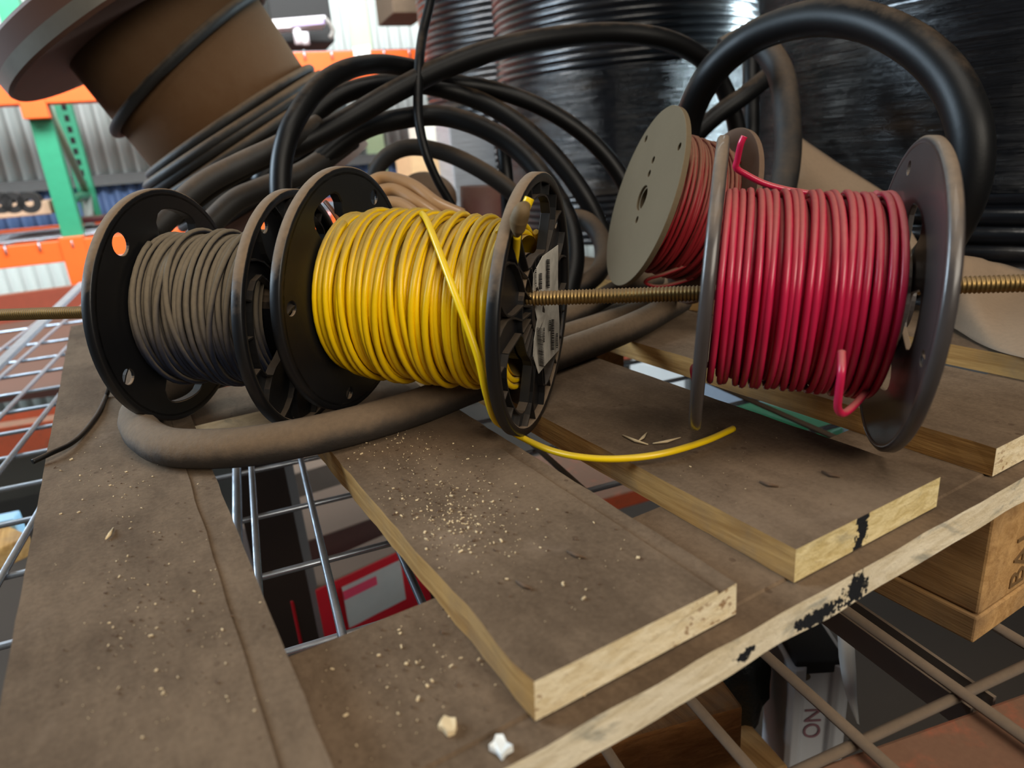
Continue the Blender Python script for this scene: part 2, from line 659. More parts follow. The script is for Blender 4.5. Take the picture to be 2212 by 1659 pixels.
def xboard(x0, x1, y0, y1, z0, z1, groove=None, label=None):
    mb = MB()
    nx = 90
    ys = [y0, y1] if groove is None else [y0, groove - .0004, groove + .0004, y1]
    zs = [z1] * 2 if groove is None else [z1 - .0009, z1 - .0009, z1, z1]
    n = len(ys) + 2
    vs = []
    for i in range(nx + 1):
        x = x0 + (x1 - x0) * i / nx
        for k, y in enumerate(ys):
            d = mnoise.noise(V((x * 45, y * 9, 2))) * .0008 + mnoise.noise(V((x * 14, y * 9, 5))) * .0008 if k == 0 else 0
            vs.append((x, y + d, zs[k] + mnoise.noise(V((x * 30, y * 30, 3))) * .0003))
        vs.append((x, y1, z0))
        vs.append((x, y0 + mnoise.noise(V((x * 30, 8, 2))) * .001, z0 + mnoise.noise(V((x * 25, 4, 2))) * .0008))
    for i in range(nx):
        for k in range(n):
            k2 = (k + 1) % n
            mb.f.append((i * n + k, i * n + k2, (i + 1) * n + k2, (i + 1) * n + k))
            mb.mi.append(0 if k < len(ys) - 1 else (2 if k == n - 1 else 1))
            mb.sm.append(False)
    mb.v = vs
    mb.f.append(tuple(range(n)))
    mb.f.append(tuple(len(vs) - n + k for k in range(n)))
    mb.mi += [1, 1]
    mb.sm += [False, False]
    o = mb.build('cross_board', [M['top'], M['side_x'], M['endx']], pal)
    if label:
        o['label'] = label


ZB = -.0480 * S
xboard(-.2, .94 * S, .2165 * S, .3500 * S, ZB, TB - .0002, .2365 * S, 'long front cross board with stained pale edge')
xboard(-.1 * S, .94 * S, .80 * S, .93 * S, ZB, TB - .0002)
xboard(-.1 * S, .94 * S, 1.30 * S, 1.44 * S, ZB, TB - .0002)

# pallet blocks
ZW = -.110


def block(x0, x1, y0, y1, stamp=False):
    mb = MB()
    mb.box((x0, y0, ZW + .0165), (x1 - x0, 0, 0), (0, y1 - y0, 0), (0, 0, ZB - .0003 - ZW - .0165))
    o = mb.build('block', M['wood_block'], pal, .0015)
    return o


bx0 = .535 * S
b1 = block(bx0, bx0 + .10, .222 * S, .345 * S)
for (x, y) in ((bx0, .80), (bx0, 1.31), (.83, .222), (.83, .80)):
    block(x if x == bx0 else x * S, (x if x == bx0 else x * S) + .07, y * S, (y + .12) * S)
mb = MB()
mb.box((bx0 - .002, .221 * S, ZW), (.104, 0, 0), (0, 1.2 * S, 0), (0, 0, .016))
mb.build('bottom_board', M['wood_block'], pal, .0012)


def text_mesh(txt, size, origin, xdir, ydir, m, name, parent, depth=.0003):
    fc = bpy.data.curves.new(name, 'FONT')
    fc.body = txt
    fc.size = size
    fc.extrude = depth
    o = bpy.data.objects.new(name, fc)
    col.objects.link(o)
    dg = bpy.context.evaluated_depsgraph_get()
    dg.update()
    me = bpy.data.meshes.new_from_object(o.evaluated_get(dg))
    bpy.data.objects.remove(o)
    X, Y = V(xdir).normalized(), V(ydir).normalized()
    Z = X.cross(Y)
    mb = MB()
    mb.add([V(origin) + X * v.co.x + Y * v.co.y + Z * v.co.z for v in me.vertices], [tuple(p.vertices) for p in me.polygons])
    return mb.build(name, m, parent)


st_o = onplane(2208, 1257, V((0, .222 * S - .0003, 0)), V((0, 1, 0)))
st = text_mesh('BA1', .021, st_o, (0, 0, 1), (-1, 0, 0), mat('burnt_brown_stamp', (110, 82, 46), .8), 'stamp', b1)

# ------------------------------------------------------------------ crumbs on the boards
mbc = [MB(), MB()]


def crumb(p, sz, which):
    rnd = random.Random(int(p[0] * 1e6) ^ int(p[1] * 1e6))
    a = rnd.random() * 6.28
    ax = V((math.cos(a), math.sin(a), rnd.uniform(-.2, .2))) * sz * rnd.uniform(.8, 2.2)
    ay = V((-math.sin(a), math.cos(a), 0)) * sz * rnd.uniform(.5, 1)
    az = V((rnd.uniform(-.3, .3) * sz, rnd.uniform(-.3, .3) * sz, sz * rnd.uniform(.4, .8)))
    mbc[which].box(V(p) - ax / 2 - ay / 2, ax, ay, az)


def scatter(px, py, sp, n, smax, light=.6, z=0.):
    for _ in range(int(n * 1.5)):
        x, y = random.gauss(px, sp[0]), random.gauss(py, sp[1])
        p = onz(x, y, z)
        inb = any(a * S < p.x < b * S for a, b in ((-.098, .028), (.127, .258), (.315, .462))) and p.y > Y0 + .002
        if z == 0. and not inb:
            continue
        if z < 0 and not (.225 * S < p.y < .345 * S):
            continue
        crumb((p.x, p.y, z + .0002), random.random() ** 3 * smax * .48 + .0002, 0 if random.random() < light else 1)


scatter(930, 1080, (90, 50), 260, .0016)
scatter(1000, 1130, (60, 50), 200, .0014, .8)
scatter(850, 960, (70, 25), 130, .0016, .5)
scatter(1180, 1210, (110, 70), 70, .0014, .5)
scatter(950, 1010, (120, 60), 120, .0014, .45)
scatter(330, 1240, (90, 120), 150, .0011, .35)
scatter(350, 1400, (130, 120), 110, .001, .4)
scatter(230, 1050, (60, 40), 50, .0014, .6)
scatter(1500, 1000, (150, 60), 50, .001, .4)
scatter(900, 1420, (130, 60), 90, .0016, .4, TB)
scatter(820, 1520, (120, 70), 60, .0012, .4, TB)
scatter(1400, 1300, (90, 40), 30, .001, .5, TB)
for (a, b, c, d) in ((1345, 940, 1400, 960), (1380, 952, 1398, 934), (1410, 958, 1470, 945), (1775, 1018, 1815, 1030), (1641, 1040, 1682, 1050), (1115, 1255, 1150, 1272), (228, 1165, 245, 1140), (1225, 1190, 1265, 1205)):
    mbc[1 if a in (1775, 1641, 1115, 1225) else 0].tube([onz(a, b, .0008), onz((a + c) / 2, (b + d) / 2 + 2, .0014), onz(c, d, .0008)], [.0004, .0009, .0003], 5)
tag(mbc[0].build('wood_crumbs', M['chip_light']), 'pale wood crumbs and splinters scattered over the dusty boards', 'debris', kind='stuff')
tag(mbc[1].build('bark_crumbs', M['chip_dark']), 'dark bark crumbs scattered over the dusty boards', 'debris', kind='stuff')


def chip(name, px, py, w, h, m, label, z):
    c = onz(px, py, z)
    mb = MB()
    n = 9
    vs = []
    for k in range(n):
        t = 2 * PI * k / n
        q = random.uniform(.6, 1.1)
        vs.append(c + V((w * q * math.cos(t), h * q * math.sin(t), .0006 + .0012 * random.random())))
    vs2 = [v + V((0, 0, .0009)) for v in vs]
    mb.add([c + V((v.x - c.x, v.y - c.y, 0)) for v in vs] + vs2, [tuple(range(n)), tuple(range(2 * n - 1, n - 1, -1))] + [(k, (k + 1) % n, n + (k + 1) % n, n + k) for k in range(n)])
    return tag(mb.build(name, m), label, 'scrap')


chip('paper_scrap', 1082, 1618, .0033, .0042, M['white'], 'small white paper scrap at the front edge of the cross board', TB)
chip('wood_chip', 968, 1572, .0032, .0036, M['chip_light'], 'pale torn wood chip lying on the cross board', TB)

# ------------------------------------------------------------------ spools on the rod
rodA, rodB = at(-90, 683, .4860), at(2330, 608, .3035)
rod_d = (rodB - rodA).normalized()
prof = []
L = (rodB - rodA).length
pitch, rr = .0019, .0042
n = int(L / pitch)
mb = MB()
pts, rad = [], []
for i in range(n * 4):
    pts.append(rodA + rod_d * (i * pitch / 4))
    rad.append(rr - .00055 * (1 + math.cos(i * PI / 2)) / 2 * 1.3)
mb.tube(pts, rad, 20)
for i in range(len(mb.sm)):
    mb.sm[i] = True
tag(mb.build('threaded_rod', M['brass']), 'long brassy threaded rod running through the three wire spools', 'rod')


def winding(mb, A, N, w, r0, r, turns, seg, amp, seed, start=0., ramp=None, side=7, ax0=0.):
    """one continuous strand wound around the axis from A along N"""
    rnd = random.Random(seed)
    ex, ey = basis(N)
    kn = [rnd.uniform(-1, 1) for _ in range(int(turns * 3) + 6)]
    kr = [rnd.uniform(0, 1) for _ in range(int(turns * 3) + 6)]
    path = []
    tot = int(turns * seg)
    for i in range(tot + 1):
        t = i / seg
        q = t * 3
        j = int(q)
        f = q - j
        f = f * f * (3 - 2 * f)
        e = kn[j] * (1 - f) + kn[j + 1] * f
        g = kr[j] * (1 - f) + kr[j + 1] * f
        z = ax0 + w * t / turns + e * amp * r
        z = max(r * 1.02, min(w + 2 * ax0 - r * 1.02, z)) if ax0 == 0 else z
        rad = r0 + r + g * r * .7 * min(amp, 1.2)
        if ramp:
            rad *= ramp(z / w)
        a = start + 2 * PI * t
        path.append(A + N * z + (ex * math.cos(a) + ey * math.sin(a)) * rad)
    mb.tube(path, r, side)


def cyl(A, N, z, ang, rad):
    ex, ey = basis(N)
    return A + N * z + (ex * math.cos(math.radians(ang)) + ey * math.sin(math.radians(ang))) * rad


RF = .0730


def ribbed_flange(parent, c, N, outer, wins, holes, R=RF, m=None, ribs=24, t=.0022, rim=.0062, dirt=None):
    """moulded flange: web with windows, deep rim, ribs on the outer face (outer = +1 or -1 along N)"""
    mb = MB()
    hs = [window(.40 * R, .84 * R, a, sp) for a, sp in wins] + [circle(.115 * R, 32)]
    hs += [circle(q[2] * R, 24, (q[0] * R * math.cos(math.radians(q[1])), q[0] * R * math.sin(math.radians(q[1])))) for q in holes]
    vs, fs = plate(circle(.965 * R), hs, t, c, N)
    mb.add(vs, fs)
    a, b = (-t / 2, rim - t / 2) if outer > 0 else (t / 2 - rim, t / 2)
    k = .0006
    mb.lathe([(a + k, .93 * R), (a, .94 * R), (a, R - k), (a + k, R), (b - k, R), (b, R - k), (b, .94 * R), (b - k, .93 * R)], c, N, 96, closed=True)
    lo, hi = .115 * R, .19 * R
    mb.lathe([(a, lo), (a, hi), (b, hi), (b, lo)], c, N, 40, smooth=False, closed=True)
    mb.lathe([(a, .385 * R), (a, .40 * R), (b * .8, .40 * R), (b * .8, .385 * R)], c, N, 72, smooth=False, closed=True)
    ex, ey = basis(N)
    zc = (a + b) / 2

    def inwin(ang, r):
        for w_, sp in wins:
            d = (ang - w_ + 180) % 360 - 180
            if abs(d) < sp / 2 + 1 and .385 * R < r < .85 * R:
                return True
        return False
    for i in range(ribs):
        ang = 360 * i / ribs
        runs = [(.19 * R, .39 * R), (.40 * R, .935 * R)]
        for r0, r1 in runs:
            if inwin(ang, (r0 + r1) / 2):
                r0 = .85 * R
                if r1 < r0:
                    continue
            s0 = 1 if i % 2 else -1
            pts = []
            for kk in range(7):
                u = kk / 6
                rr_ = r0 + (r1 - r0) * u
                aa = math.radians(ang + (s0 * 7 * math.sin(u * PI) if r1 > .8 * R and r0 < .5 * R else 0))
                pts.append((rr_, aa))
            for (q0, q1) in zip(pts, pts[1:]):
                p0 = c + (ex * math.cos(q0[1]) + ey * math.sin(q0[1])) * q0[0] + N * zc
                p1 = c + (ex * math.cos(q1[1]) + ey * math.sin(q1[1])) * q1[0] + N * zc
                d = p1 - p0
                sd = N.cross(d).normalized() * .0010
                mb.box(p0 - sd / 2 - N * (rim * .42), d * 1.02, sd, N * rim * .84, 1)
    # raised lip round each window
    for w_, sp in wins:
        lp = window(.40 * R, .84 * R, w_, sp)
        for q0, q1 in zip(lp, lp[1:] + lp[:1]):
            p0 = c + ex * q0[0] + ey * q0[1] + N * zc
            p1 = c + ex * q1[0] + ey * q1[1] + N * zc
            d = p1 - p0
            if d.length < 1e-6:
                continue
            sd = N.cross(d).normalized() * .0010
            mb.box(p0 - sd / 2 - N * (rim * .42), d * 1.03, sd, N * rim * .84, 1)
    return mb.build('flange', [m or M['black_plastic'], M['black_clean']], parent)


def hub(parent, A, N, w, r, m):
    mb = MB()
    mb.lathe([(0, .0085), (0, r), (w, r), (w, .0085)], A, N, 48, smooth=False, closed=True)
    return mb.build('hub', m, parent)


# yellow
yR = V((.1944, .3240, .0710))
yL = V((.1189, .4084, .0812))
yN = (yR - yL).normalized()
yw = (yR - yL).length
sp_y = thing('wire_spool', yL * .5 + yR * .5, 'black plastic spool of yellow wire, middle of the three on the rod', 'wire spool', 'wire spools on the threaded rod')
f = ribbed_flange(sp_y, yR, yN, 1, [(98, 62), (222, 60), (318, 62)], [(.88, 40, .05), (.88, 160, .05)])
ribbed_flange(sp_y, yL, yN, -1, [(112, 34), (330, 50)], [(.86, 176, .055), (.86, 58, .06), (.86, 258, .05)])
hub(sp_y, yL + yN * .002, yN, yw - .004, .030, M['black_plastic'])
mb = MB()
r = .00178
A = yL + yN * .0020
w = yw - .0048
bulge = lambda u: 1.0 + .03 * math.sin(PI * min(1, max(0, u)) * .9) - .035 * max(0, u - .25)
mb.lathe([(0, .0395), (w, .0395)], A, yN, 48)
winding(mb, A, yN, w, .0400, r, 30, 44, .7, 3, 0., bulge)
winding(mb, A, yN, w, .0434, r, 27, 44, 1.5, 11, 1., bulge)
winding(mb, A, yN, w * .8, .0462, r, 13, 44, 2.4, 5, 2., bulge, ax0=.008)
mb.build('wire', M['yellow'], sp_y)
# loose tail laid over the coil, round the flange and out onto the boards
surf = lambda px, py, d: at(px, py, d)
tail = [surf(912, 462, .375), surf(921, 474, .366), surf(940, 520, .352), surf(985, 640, .336), surf(1030, 765, .334), surf(1050, 850, .342),
        surf(1068, 905, .362), surf(1094, 924, .378), onz(1125, 944, .0010), onz(1190, 973, .0015), onz(1260, 988, .003), onz(1340, 991, .004), onz(1430, 980, .0045), onz(1520, 954, .0035), onz(1584, 926, .0026)]
cable('wire_end', tail, .0018, M['yellow_clean'], None, parent=sp_y)
fo = lambda px, py, o_: onplane(px, py, yR + yN * o_, yN)
cable('wire_end', [fo(1104, 618, -.006), fo(1108, 590, -.002), fo(1114, 545, .004), fo(1117, 508, .008)], .0019, M['yellow_clean'], None, parent=sp_y)
cable('wire_end', [fo(1131, 460, .012), fo(1138, 442, .013), fo(1144, 428, .014)], .0023, M['yellow_clean'], None, parent=sp_y)
o = cable('tape', [fo(1117, 512, .008), fo(1119, 495, .009), fo(1121, 475, .010), fo(1128, 455, .012), fo(1138, 441, .013)], [.0008, .0034, .0044, .0040, .0020], mat('brown_masking_tape', (104, 82, 50), .7, var=.4, scale=200), None, parent=sp_y)
o['label'] = 'brown tape flag wrapped on the yellow wire end'
cable('wire_end', pp((703, 436, .405), (718, 455, .400), (738, 486, .396)), .0013, mat('bare_copper_strand', (120, 72, 42), .5), None, parent=sp_y)
# sticker on the outer face
lp0 = yR + yN * .0048
poly = [(1172, 553), (1203, 529), (1206, 600), (1205, 640), (1206, 700), (1208, 756), (1180, 785), (1161, 807), (1153, 770), (1153, 735), (1158, 690), (1152, 640), (1152, 590)]
vv = [onplane(x, y, lp0, yN) for x, y in poly]
cc = sum(vv, V()) / len(vv)
mb = MB()
n = len(vv)
rip = [math.sin(k * 2.1) * .0006 for k in range(n)]
mb.add([v + yN * q for v, q in zip(vv, rip)] + [v + yN * (q + .0003) for v, q in zip(vv, rip)] + [cc, cc + yN * .0003],
       [(k, (k + 1) % n, n + (k + 1) % n, n + k) for k in range(n)] + [((k + 1) % n, k, 2 * n) for k in range(n)] + [(n + k, n + (k + 1) % n, 2 * n + 1) for k in range(n)])
lab = mb.build('label', M['label'], sp_y)
lab['label'] = 'crumpled white sticker with a barcode'
mb = MB()
qx = lambda x, y: onplane(x, y, lp0 + yN * .0012, yN)
rnd = random.Random(4)
u = 0.
while u < 1.:
    wd = rnd.choice((.008, .012, .022))
    a0, a1 = 707 + 84 * u, 707 + 84 * min(1, u + wd)
    xo = 160 + 5 * u
    p = [qx(1000 + xo, a0), qx(1011 + xo, a0 + 3), qx(1011 + xo, a1 + 3), qx(1000 + xo, a1)]
    mb.add(p + [v + yN * .0002 for v in p], [(3, 2, 1, 0), (4, 5, 6, 7), (0, 1, 5, 4), (1, 2, 6, 5), (2, 3, 7, 6), (3, 0, 4, 7)])
    u += wd + rnd.choice((.010, .014, .02))
mb.build('barcode', M['ink'], lab)
mb = MB()
for (x, y0, y1, wd) in ((1175, 708, 738, 2), (1188, 692, 712, 3), (1194, 690, 755, 5), (1203, 720, 752, 3), (1184, 560, 620, 6), (1157, 575, 625, 2), (1168, 590, 625, 5)):
    y = y0
    while y < y1:
        hh = rnd.uniform(2.0, 5.5)
        p = [qx(x - wd / 2, y), qx(x + wd / 2, y), qx(x + wd / 2, y + hh * .7), qx(x - wd / 2, y + hh * .7)]
        mb.add(p + [v + yN * .0002 for v in p], [(3, 2, 1, 0), (4, 5, 6, 7), (0, 1, 5, 4), (1, 2, 6, 5), (2, 3, 7, 6), (3, 0, 4, 7)])
        y += hh
mb.build('print', M['ink'], lab)

# blue
bL = V((.0255, .4827, .0771))
bR = V((.0894, .4303, .0713))
bN = (bR - bL).normalized()
bw = (bR - bL).length
sp_b = thing('wire_spool', bL * .5 + bR * .5, 'black plastic spool of dusty blue wire, nearest the left end of the rod', 'wire spool', 'wire spools on the threaded rod')
ribbed_flange(sp_b, bR, bN, 1, [(178, 64), (62, 40), (298, 40)], [(.86, 118, .06), (.86, 250, .05)], ribs=20)
ribbed_flange(sp_b, bL, bN, -1, [(74, 44), (264, 44), (345, 36)], [(.82, 131, .09), (.84, 208, .065)])
hub(sp_b, bL + bN * .002, bN, bw - .004, .030, M['black_plastic'])
mb = MB()
A = bL + bN * .002
w = bw - .0045
mb.lathe([(0, .0385), (w, .0385)], A, bN, 48)
winding(mb, A, bN, w, .039, .0017, 23, 44, .6, 23)
winding(mb, A, bN, w, .0424, .0017, 20, 44, 1.6, 29, 1.)
winding(mb, A, bN, w * .7, .0450, .0017, 7, 44, 4.5, 31, 2., ax0=.01)
mb.build('wire', M['blue'], sp_b)

# red
rR = V((.3144, .1858, .0747))
rN = V((.677, -.732, -.079)).normalized()
rw = .0850
rL = rR - rN * rw
sp_r = thing('wire_spool', rL * .5 + rR * .5, 'smoky grey spool of bright red wire, nearest the right end of the rod', 'wire spool', 'wire spools on the threaded rod')


def smooth_flange(parent, c, N, outer, R=RF):
    mb = MB()
    hs = [window(.27 * R, .60 * R, a, 40) for a in (34, -30, 104, 182, 258)] + [circle(.12 * R, 32)]
    hs += [circle(.045 * R, 20, (.85 * R * math.cos(math.radians(a)), .85 * R * math.sin(math.radians(a)))) for a in (70, 190, 310)]
    vs, fs = plate(circle(.97 * R), hs, .0026, c, N)
    mb.add(vs, fs)
    a, b = (-.0016, .0042) if outer > 0 else (-.0042, .0016)
    k = .0012
    mb.lathe([(a, .955 * R), (a, R - k), (a + k, R), (b - k, R), (b, R - k), (b, .955 * R)], c, N, 96, closed=True)
    mb.lathe([(a, .12 * R), (a, .2 * R), (b, .2 * R), (b, .12 * R)], c, N, 40, smooth=False, closed=True)
    ex, ey = basis(N)
    for i in range(10):
        t = 2 * PI * i / 10 + .2
        d = ex * math.cos(t) + ey * math.sin(t)
        sd = N.cross(d) * .003
        z0 = N * (b * .55 if outer > 0 else a * .55)
        mb.cbox(c + d * (.80 * R) + z0 * .5, d * (.29 * R), sd, N * .0034)
    return mb.build('flange', M['red_spool'], parent)


smooth_flange(sp_r, rR, rN, 1)
smooth_flange(sp_r, rL, rN, -1)
hub(sp_r, rL + rN * .002, rN, rw - .004, .030, M['red_spool'])
mb = MB()
A = rL + rN * .0020
w = rw - .0095
mb.lathe([(0, .0408), (w, .0408)], A, rN, 48)
winding(mb, A, rN, w, .0414, .0017, 24, 48, .5, 41)
winding(mb, A, rN, w, .0450, .00172, 20, 48, 1.0, 43, 1.)
mb.build('wire', M['red'], sp_r)
cable('wire_end', pp((1608, 294, .372), (1600, 312, .374), (1593, 345, .38), (1590, 362, .383), (1610, 376, .385), (1650, 396, .387), (1700, 410, .388), (1760, 420, .388), (1800, 432, .385)), .0018, M['red'], None, parent=sp_r)
cable('wire_end', pp((1818, 760, .278), (1818, 800, .274), (1812, 850, .277), (1810, 882, .281), (1822, 893, .285), (1845, 876, .296), (1872, 846, .312)), .0016, M['red'], None, parent=sp_r)
cable('wire_end', pp((1530, 788, .356), (1506, 790, .352), (1497, 796, .350), (1500, 820, .349), (1505, 842, .349)), .0016, M['red'], None, parent=sp_r)
cable('wire_end', pp((1893, 418, .36), (1905, 426, .352), (1917, 434, .345), (1922, 440, .345)), .0019, M['red'], None, parent=sp_r)

# small dusty spool leaning behind
gc = at(1392, 429, .560)
gN = V((-.861, .374, .345)).normalized()      # outer face turned left and up
GR = .0735
sp_g = thing('wire_spool', gc - gN * .03, 'grey-ended spool of dusty red wire leaning behind the red spool', 'wire spool')
mb = MB()
hs = [circle(.14 * GR, 28)] + [circle(.04 * GR, 14, (q * GR * math.cos(math.radians(a)), q * GR * math.sin(math.radians(a)))) for q, a in ((.27, 95), (.42, 95), (.25, 285), (.86, 130), (.86, 40))]
vs, fs = plate(circle(GR), hs, .0045, gc, gN)
mb.add(vs, fs)
fl = mb.build('flange', M['grey_board'], sp_g)
gw = .060
gc2 = gc - gN * gw
mb = MB()
mb.add(*plate(circle(GR), [circle(.105 * GR, 28)], .0045, gc2, gN))
o = mb.build('flange', mat('brown_fibreboard', (96, 70, 54), .9, dust=.4, var=.15), sp_g)
o['label'] = 'brown far flange'
hub(sp_g, gc2, gN, gw, .02, M['grey_board'])
mb = MB()
A = gc2 + gN * .003
w = gw - .006
mb.lathe([(0, .047), (w, .047)], A, gN, 40)
winding(mb, A, gN, w, .0485, .0016, 17, 40, 1.2, 51)
winding(mb, A, gN, w, .0515, .0016, 14, 40, 2.6, 53, 1.)
winding(mb, A, gN, w * .7, .0535, .0016, 8, 40, 4., 57, 2., ax0=.008)
mb.build('wire', M['dusty_red'], sp_g)
cable('wire_end', pp((1560, 525, .565), (1510, 560, .55), (1440, 590, .545), (1402, 602, .55), (1396, 612, .556), (1430, 618, .56), (1500, 600, .565), (1560, 575, .575)), .0015, M['dusty_red'], None, parent=sp_g)

# ------------------------------------------------------------------ big tilted reel
ra = (ROT @ V((.48, .743, .455)).normalized()).normalized()       # from the upper flange down to the lower one
ctr = at(425, 160, .95)
rr_ = 200 * .95 / F
reel = thing('cable_reel', ctr + ra * .16, 'big brown reel of black cable tilted over at the top left', 'cable reel')
e0, e1 = -.078, .175
mb = MB()
mb.lathe([(e0, 0), (e0, rr_), (e1, rr_), (e1, 0)], ctr, ra, 80, smooth=False)
for i in range(80, 160):
    mb.sm[i] = True
mb.build('drum', M['drum'], reel)
mb = MB()
RR_ = rr_ * 1.62
mb.lathe([(e0 - .045, 0), (e0 - .045, RR_ - .003), (e0 - .041, RR_)], ctr, ra, 96, smooth=False)
mb.lathe([(e0 - .004, RR_), (e0, RR_ - .003), (e0, rr_ * .9)], ctr, ra, 96, smooth=False)
mb.lathe([(e0 - .041, RR_), (e0 - .020, RR_)], ctr, ra, 96, mi=0)
mb.lathe([(e0 - .020, RR_), (e0 - .004, RR_)], ctr, ra, 96, mi=1)
o = mb.build('flange', [M['drum_flange'], M['steel_rim']], reel)
o['label'] = 'red-brown upper flange with grey steel rim'
mb = MB()
mb.lathe([(e1, 0), (e1, rr_ + .02), (e1 + .02, rr_ + .02), (e1 + .02, 0)], ctr, ra, 80, smooth=False)
mb.build('flange', M['drum_flange'], reel)
mb = MB()
cr = .0068
winding(mb, ctr + ra * (e1 - .112), ra, .112, rr_, cr, 8, 64, .3, 61, side=10)
winding(mb, ctr + ra * (e1 - .098), ra, .098, rr_ + .011, cr, 7, 64, .5, 63, 2., side=10)
o = mb.build('cable_winding', M['reel_cable'], reel)
o['label'] = 'dusty black cable wound at the lower end'
ex, ey = basis(ra)
path = []
dl = ROT @ V((-.81, .58, 0))
for i in range(0, 121):
    a = PI * 2 * i / 120
    d = ex * math.cos(a) + ey * math.sin(a)
    path.append(ctr + ra * (-.016 + .022 * d.dot(dl) + .004 * i / 120) + d * (rr_ + cr))
mb = MB()
mb.tube(path, cr, 12)
o = mb.build('cable_turn', M['reel_cable'], reel)
o['label'] = 'single turn of cable crossing the drum'

# ------------------------------------------------------------------ black cables
cable('power_cable', pp((1470, 420, .80), (1478, 330, .79), (1490, 250, .77), (1535, 160, .73), (1620, 85, .69), (1740, 42, .63), (1860, 46, .58), (1970, 95, .545), (2050, 172, .525), (2092, 270, .515), (2096, 370, .52), (2070, 460, .535), (2020, 545, .56), (1950, 620, .58)), .0158, M['cable'],
      'thickest black cable in a big loop arching above the red spool')
cable('power_cable', pp((1560, 110, .76), (1610, 88, .755), (1655, 108, .745), (1688, 165, .735), (1700, 250, .725), (1702, 330, .72), (1690, 410, .715), (1665, 480, .72), (1620, 540, .74)), .0140, M['cable_half'],
      'dusty brown-black cable hanging inside the big loop, behind the red spool')
cable('power_cable', pp((1440, 372, .86), (1480, 315, .86), (1540, 256, .86), (1600, 212, .86), (1660, 165, .87)), .0118, M['cable'],
      'short straight black cable slanting behind the small grey-ended spool')
cable('power_cable', pp((1624, 90, .93), (1622, 160, .92), (1622, 250, .92), (1620, 340, .92), (1612, 420, .93)), .0112, M['cable'],
      'upright black cable between the two wrapped pipe stacks')
cable('power_cable', pp((370, 470, .62), (460, 400, .63), (560, 345, .64), (650, 310, .65), (750, 258, .67), (850, 200, .69), (950, 150, .71), (1060, 110, .73), (1180, 84, .75), (1320, 72, .78), (1430, 84, .80), (1510, 122, .83), (1558, 180, .86), (1588, 260, .88), (1600, 350, .90)), [.0095, .0105, .0118, .0115, .0112], M['cable'],
      'long black cable rising from the left and arching across the middle')
cable('power_cable', pp((612, 480, .60), (606, 400, .595), (612, 330, .595), (634, 265, .60), (682, 195, .62), (745, 152, .65), (820, 138, .70), (900, 150, .735), (980, 178, .755), (1070, 195, .765), (1170, 232, .77), (1260, 290, .78), (1330, 365, .79), (1380, 460, .80)), .0094, M['cable'],
      'black cable bending down sharply behind the yellow spool with bluish shine')
cable('power_cable', pp((560, 400, .72), (640, 290, .73), (720, 215, .74), (810, 184, .75), (910, 182, .75), (1020, 212, .76), (1110, 260, .76), (1190, 330, .76), (1260, 420, .76), (1310, 520, .77)), .0105, M['cable'],
      'black cable arch just under the topmost one in the middle pile')
cable('power_cable', pp((600, 450, .70), (700, 340, .71), (780, 282, .72), (860, 258, .72), (950, 250, .72), (1040, 275, .71), (1120, 325, .70), (1185, 400, .69), (1228, 480, .68), (1240, 560, .67), (1225, 640, .66)), .0105, M['cable'],
      'lowest black cable arch of the pile, ending beside the yellow flange')
cable('power_cable', pp((800, 430, .80), (812, 372, .79), (840, 335, .785), (890, 318, .785), (960, 330, .785), (1030, 362, .785), (1090, 402, .79), (1140, 450, .80)), [.0090, .0095, .0095, .0100, .0100], M['cable_half'],
      'short dusty cable bow framing the gap behind the yellow spool')
cable('power_cable', pp((1080, 285, .82), (1088, 330, .81), (1095, 400, .81), (1098, 470, .82)), .0085, M['cable'],
      'upright black cable piece behind the yellow flange top')
cable('power_cable', pp((330, 500, .60), (430, 405, .61), (520, 355, .625), (600, 318, .635), (690, 270, .66)), .0105, M['cable_half'],
      'dusty cable rising from behind the blue spool under the reel')
cable('power_cable', pp((420, 520, .66), (500, 440, .67), (560, 410, .68), (660, 370, .70), (760, 300, .73)), .0110, M['cable_half'],
      'dusty cable below the reel, second one behind the blue spool')
cable('power_cable', pp((440, 470, .72), (520, 380, .74), (600, 320, .78), (700, 280, .82)), .0110, M['cable'],
      'black cable lying in shade right under the reel windings')
cable('power_cable', pp((1226, 470, .74), (1268, 478, .735), (1300, 520, .72), (1302, 570, .70), (1270, 610, .68), (1210, 640, .665), (1130, 660, .66), (1000, 700, .66)), .0098, M['cable_half'],
      'dusty cable bend lying right of the yellow spool, above the coil')
cable('power_cable', pp((1420, 600, .70), (1350, 620, .675), (1290, 650, .655), (1230, 680, .64), (1130, 715, .62), (1000, 760, .60)), .0100, M['cable_dusty'],
      'dusty cable coil strand crossing behind the threaded rod')
cable('power_cable', pp((1450, 640, .66), (1390, 668, .640), (1300, 698, .61), (1200, 730, .58), (1100, 765, .56), (1000, 790, .545)), .0095, M['cable_dusty'],
      'dusty cable coil strand crossing just below the threaded rod')


def flat(px, py, r):
    return onz(px, py, r)


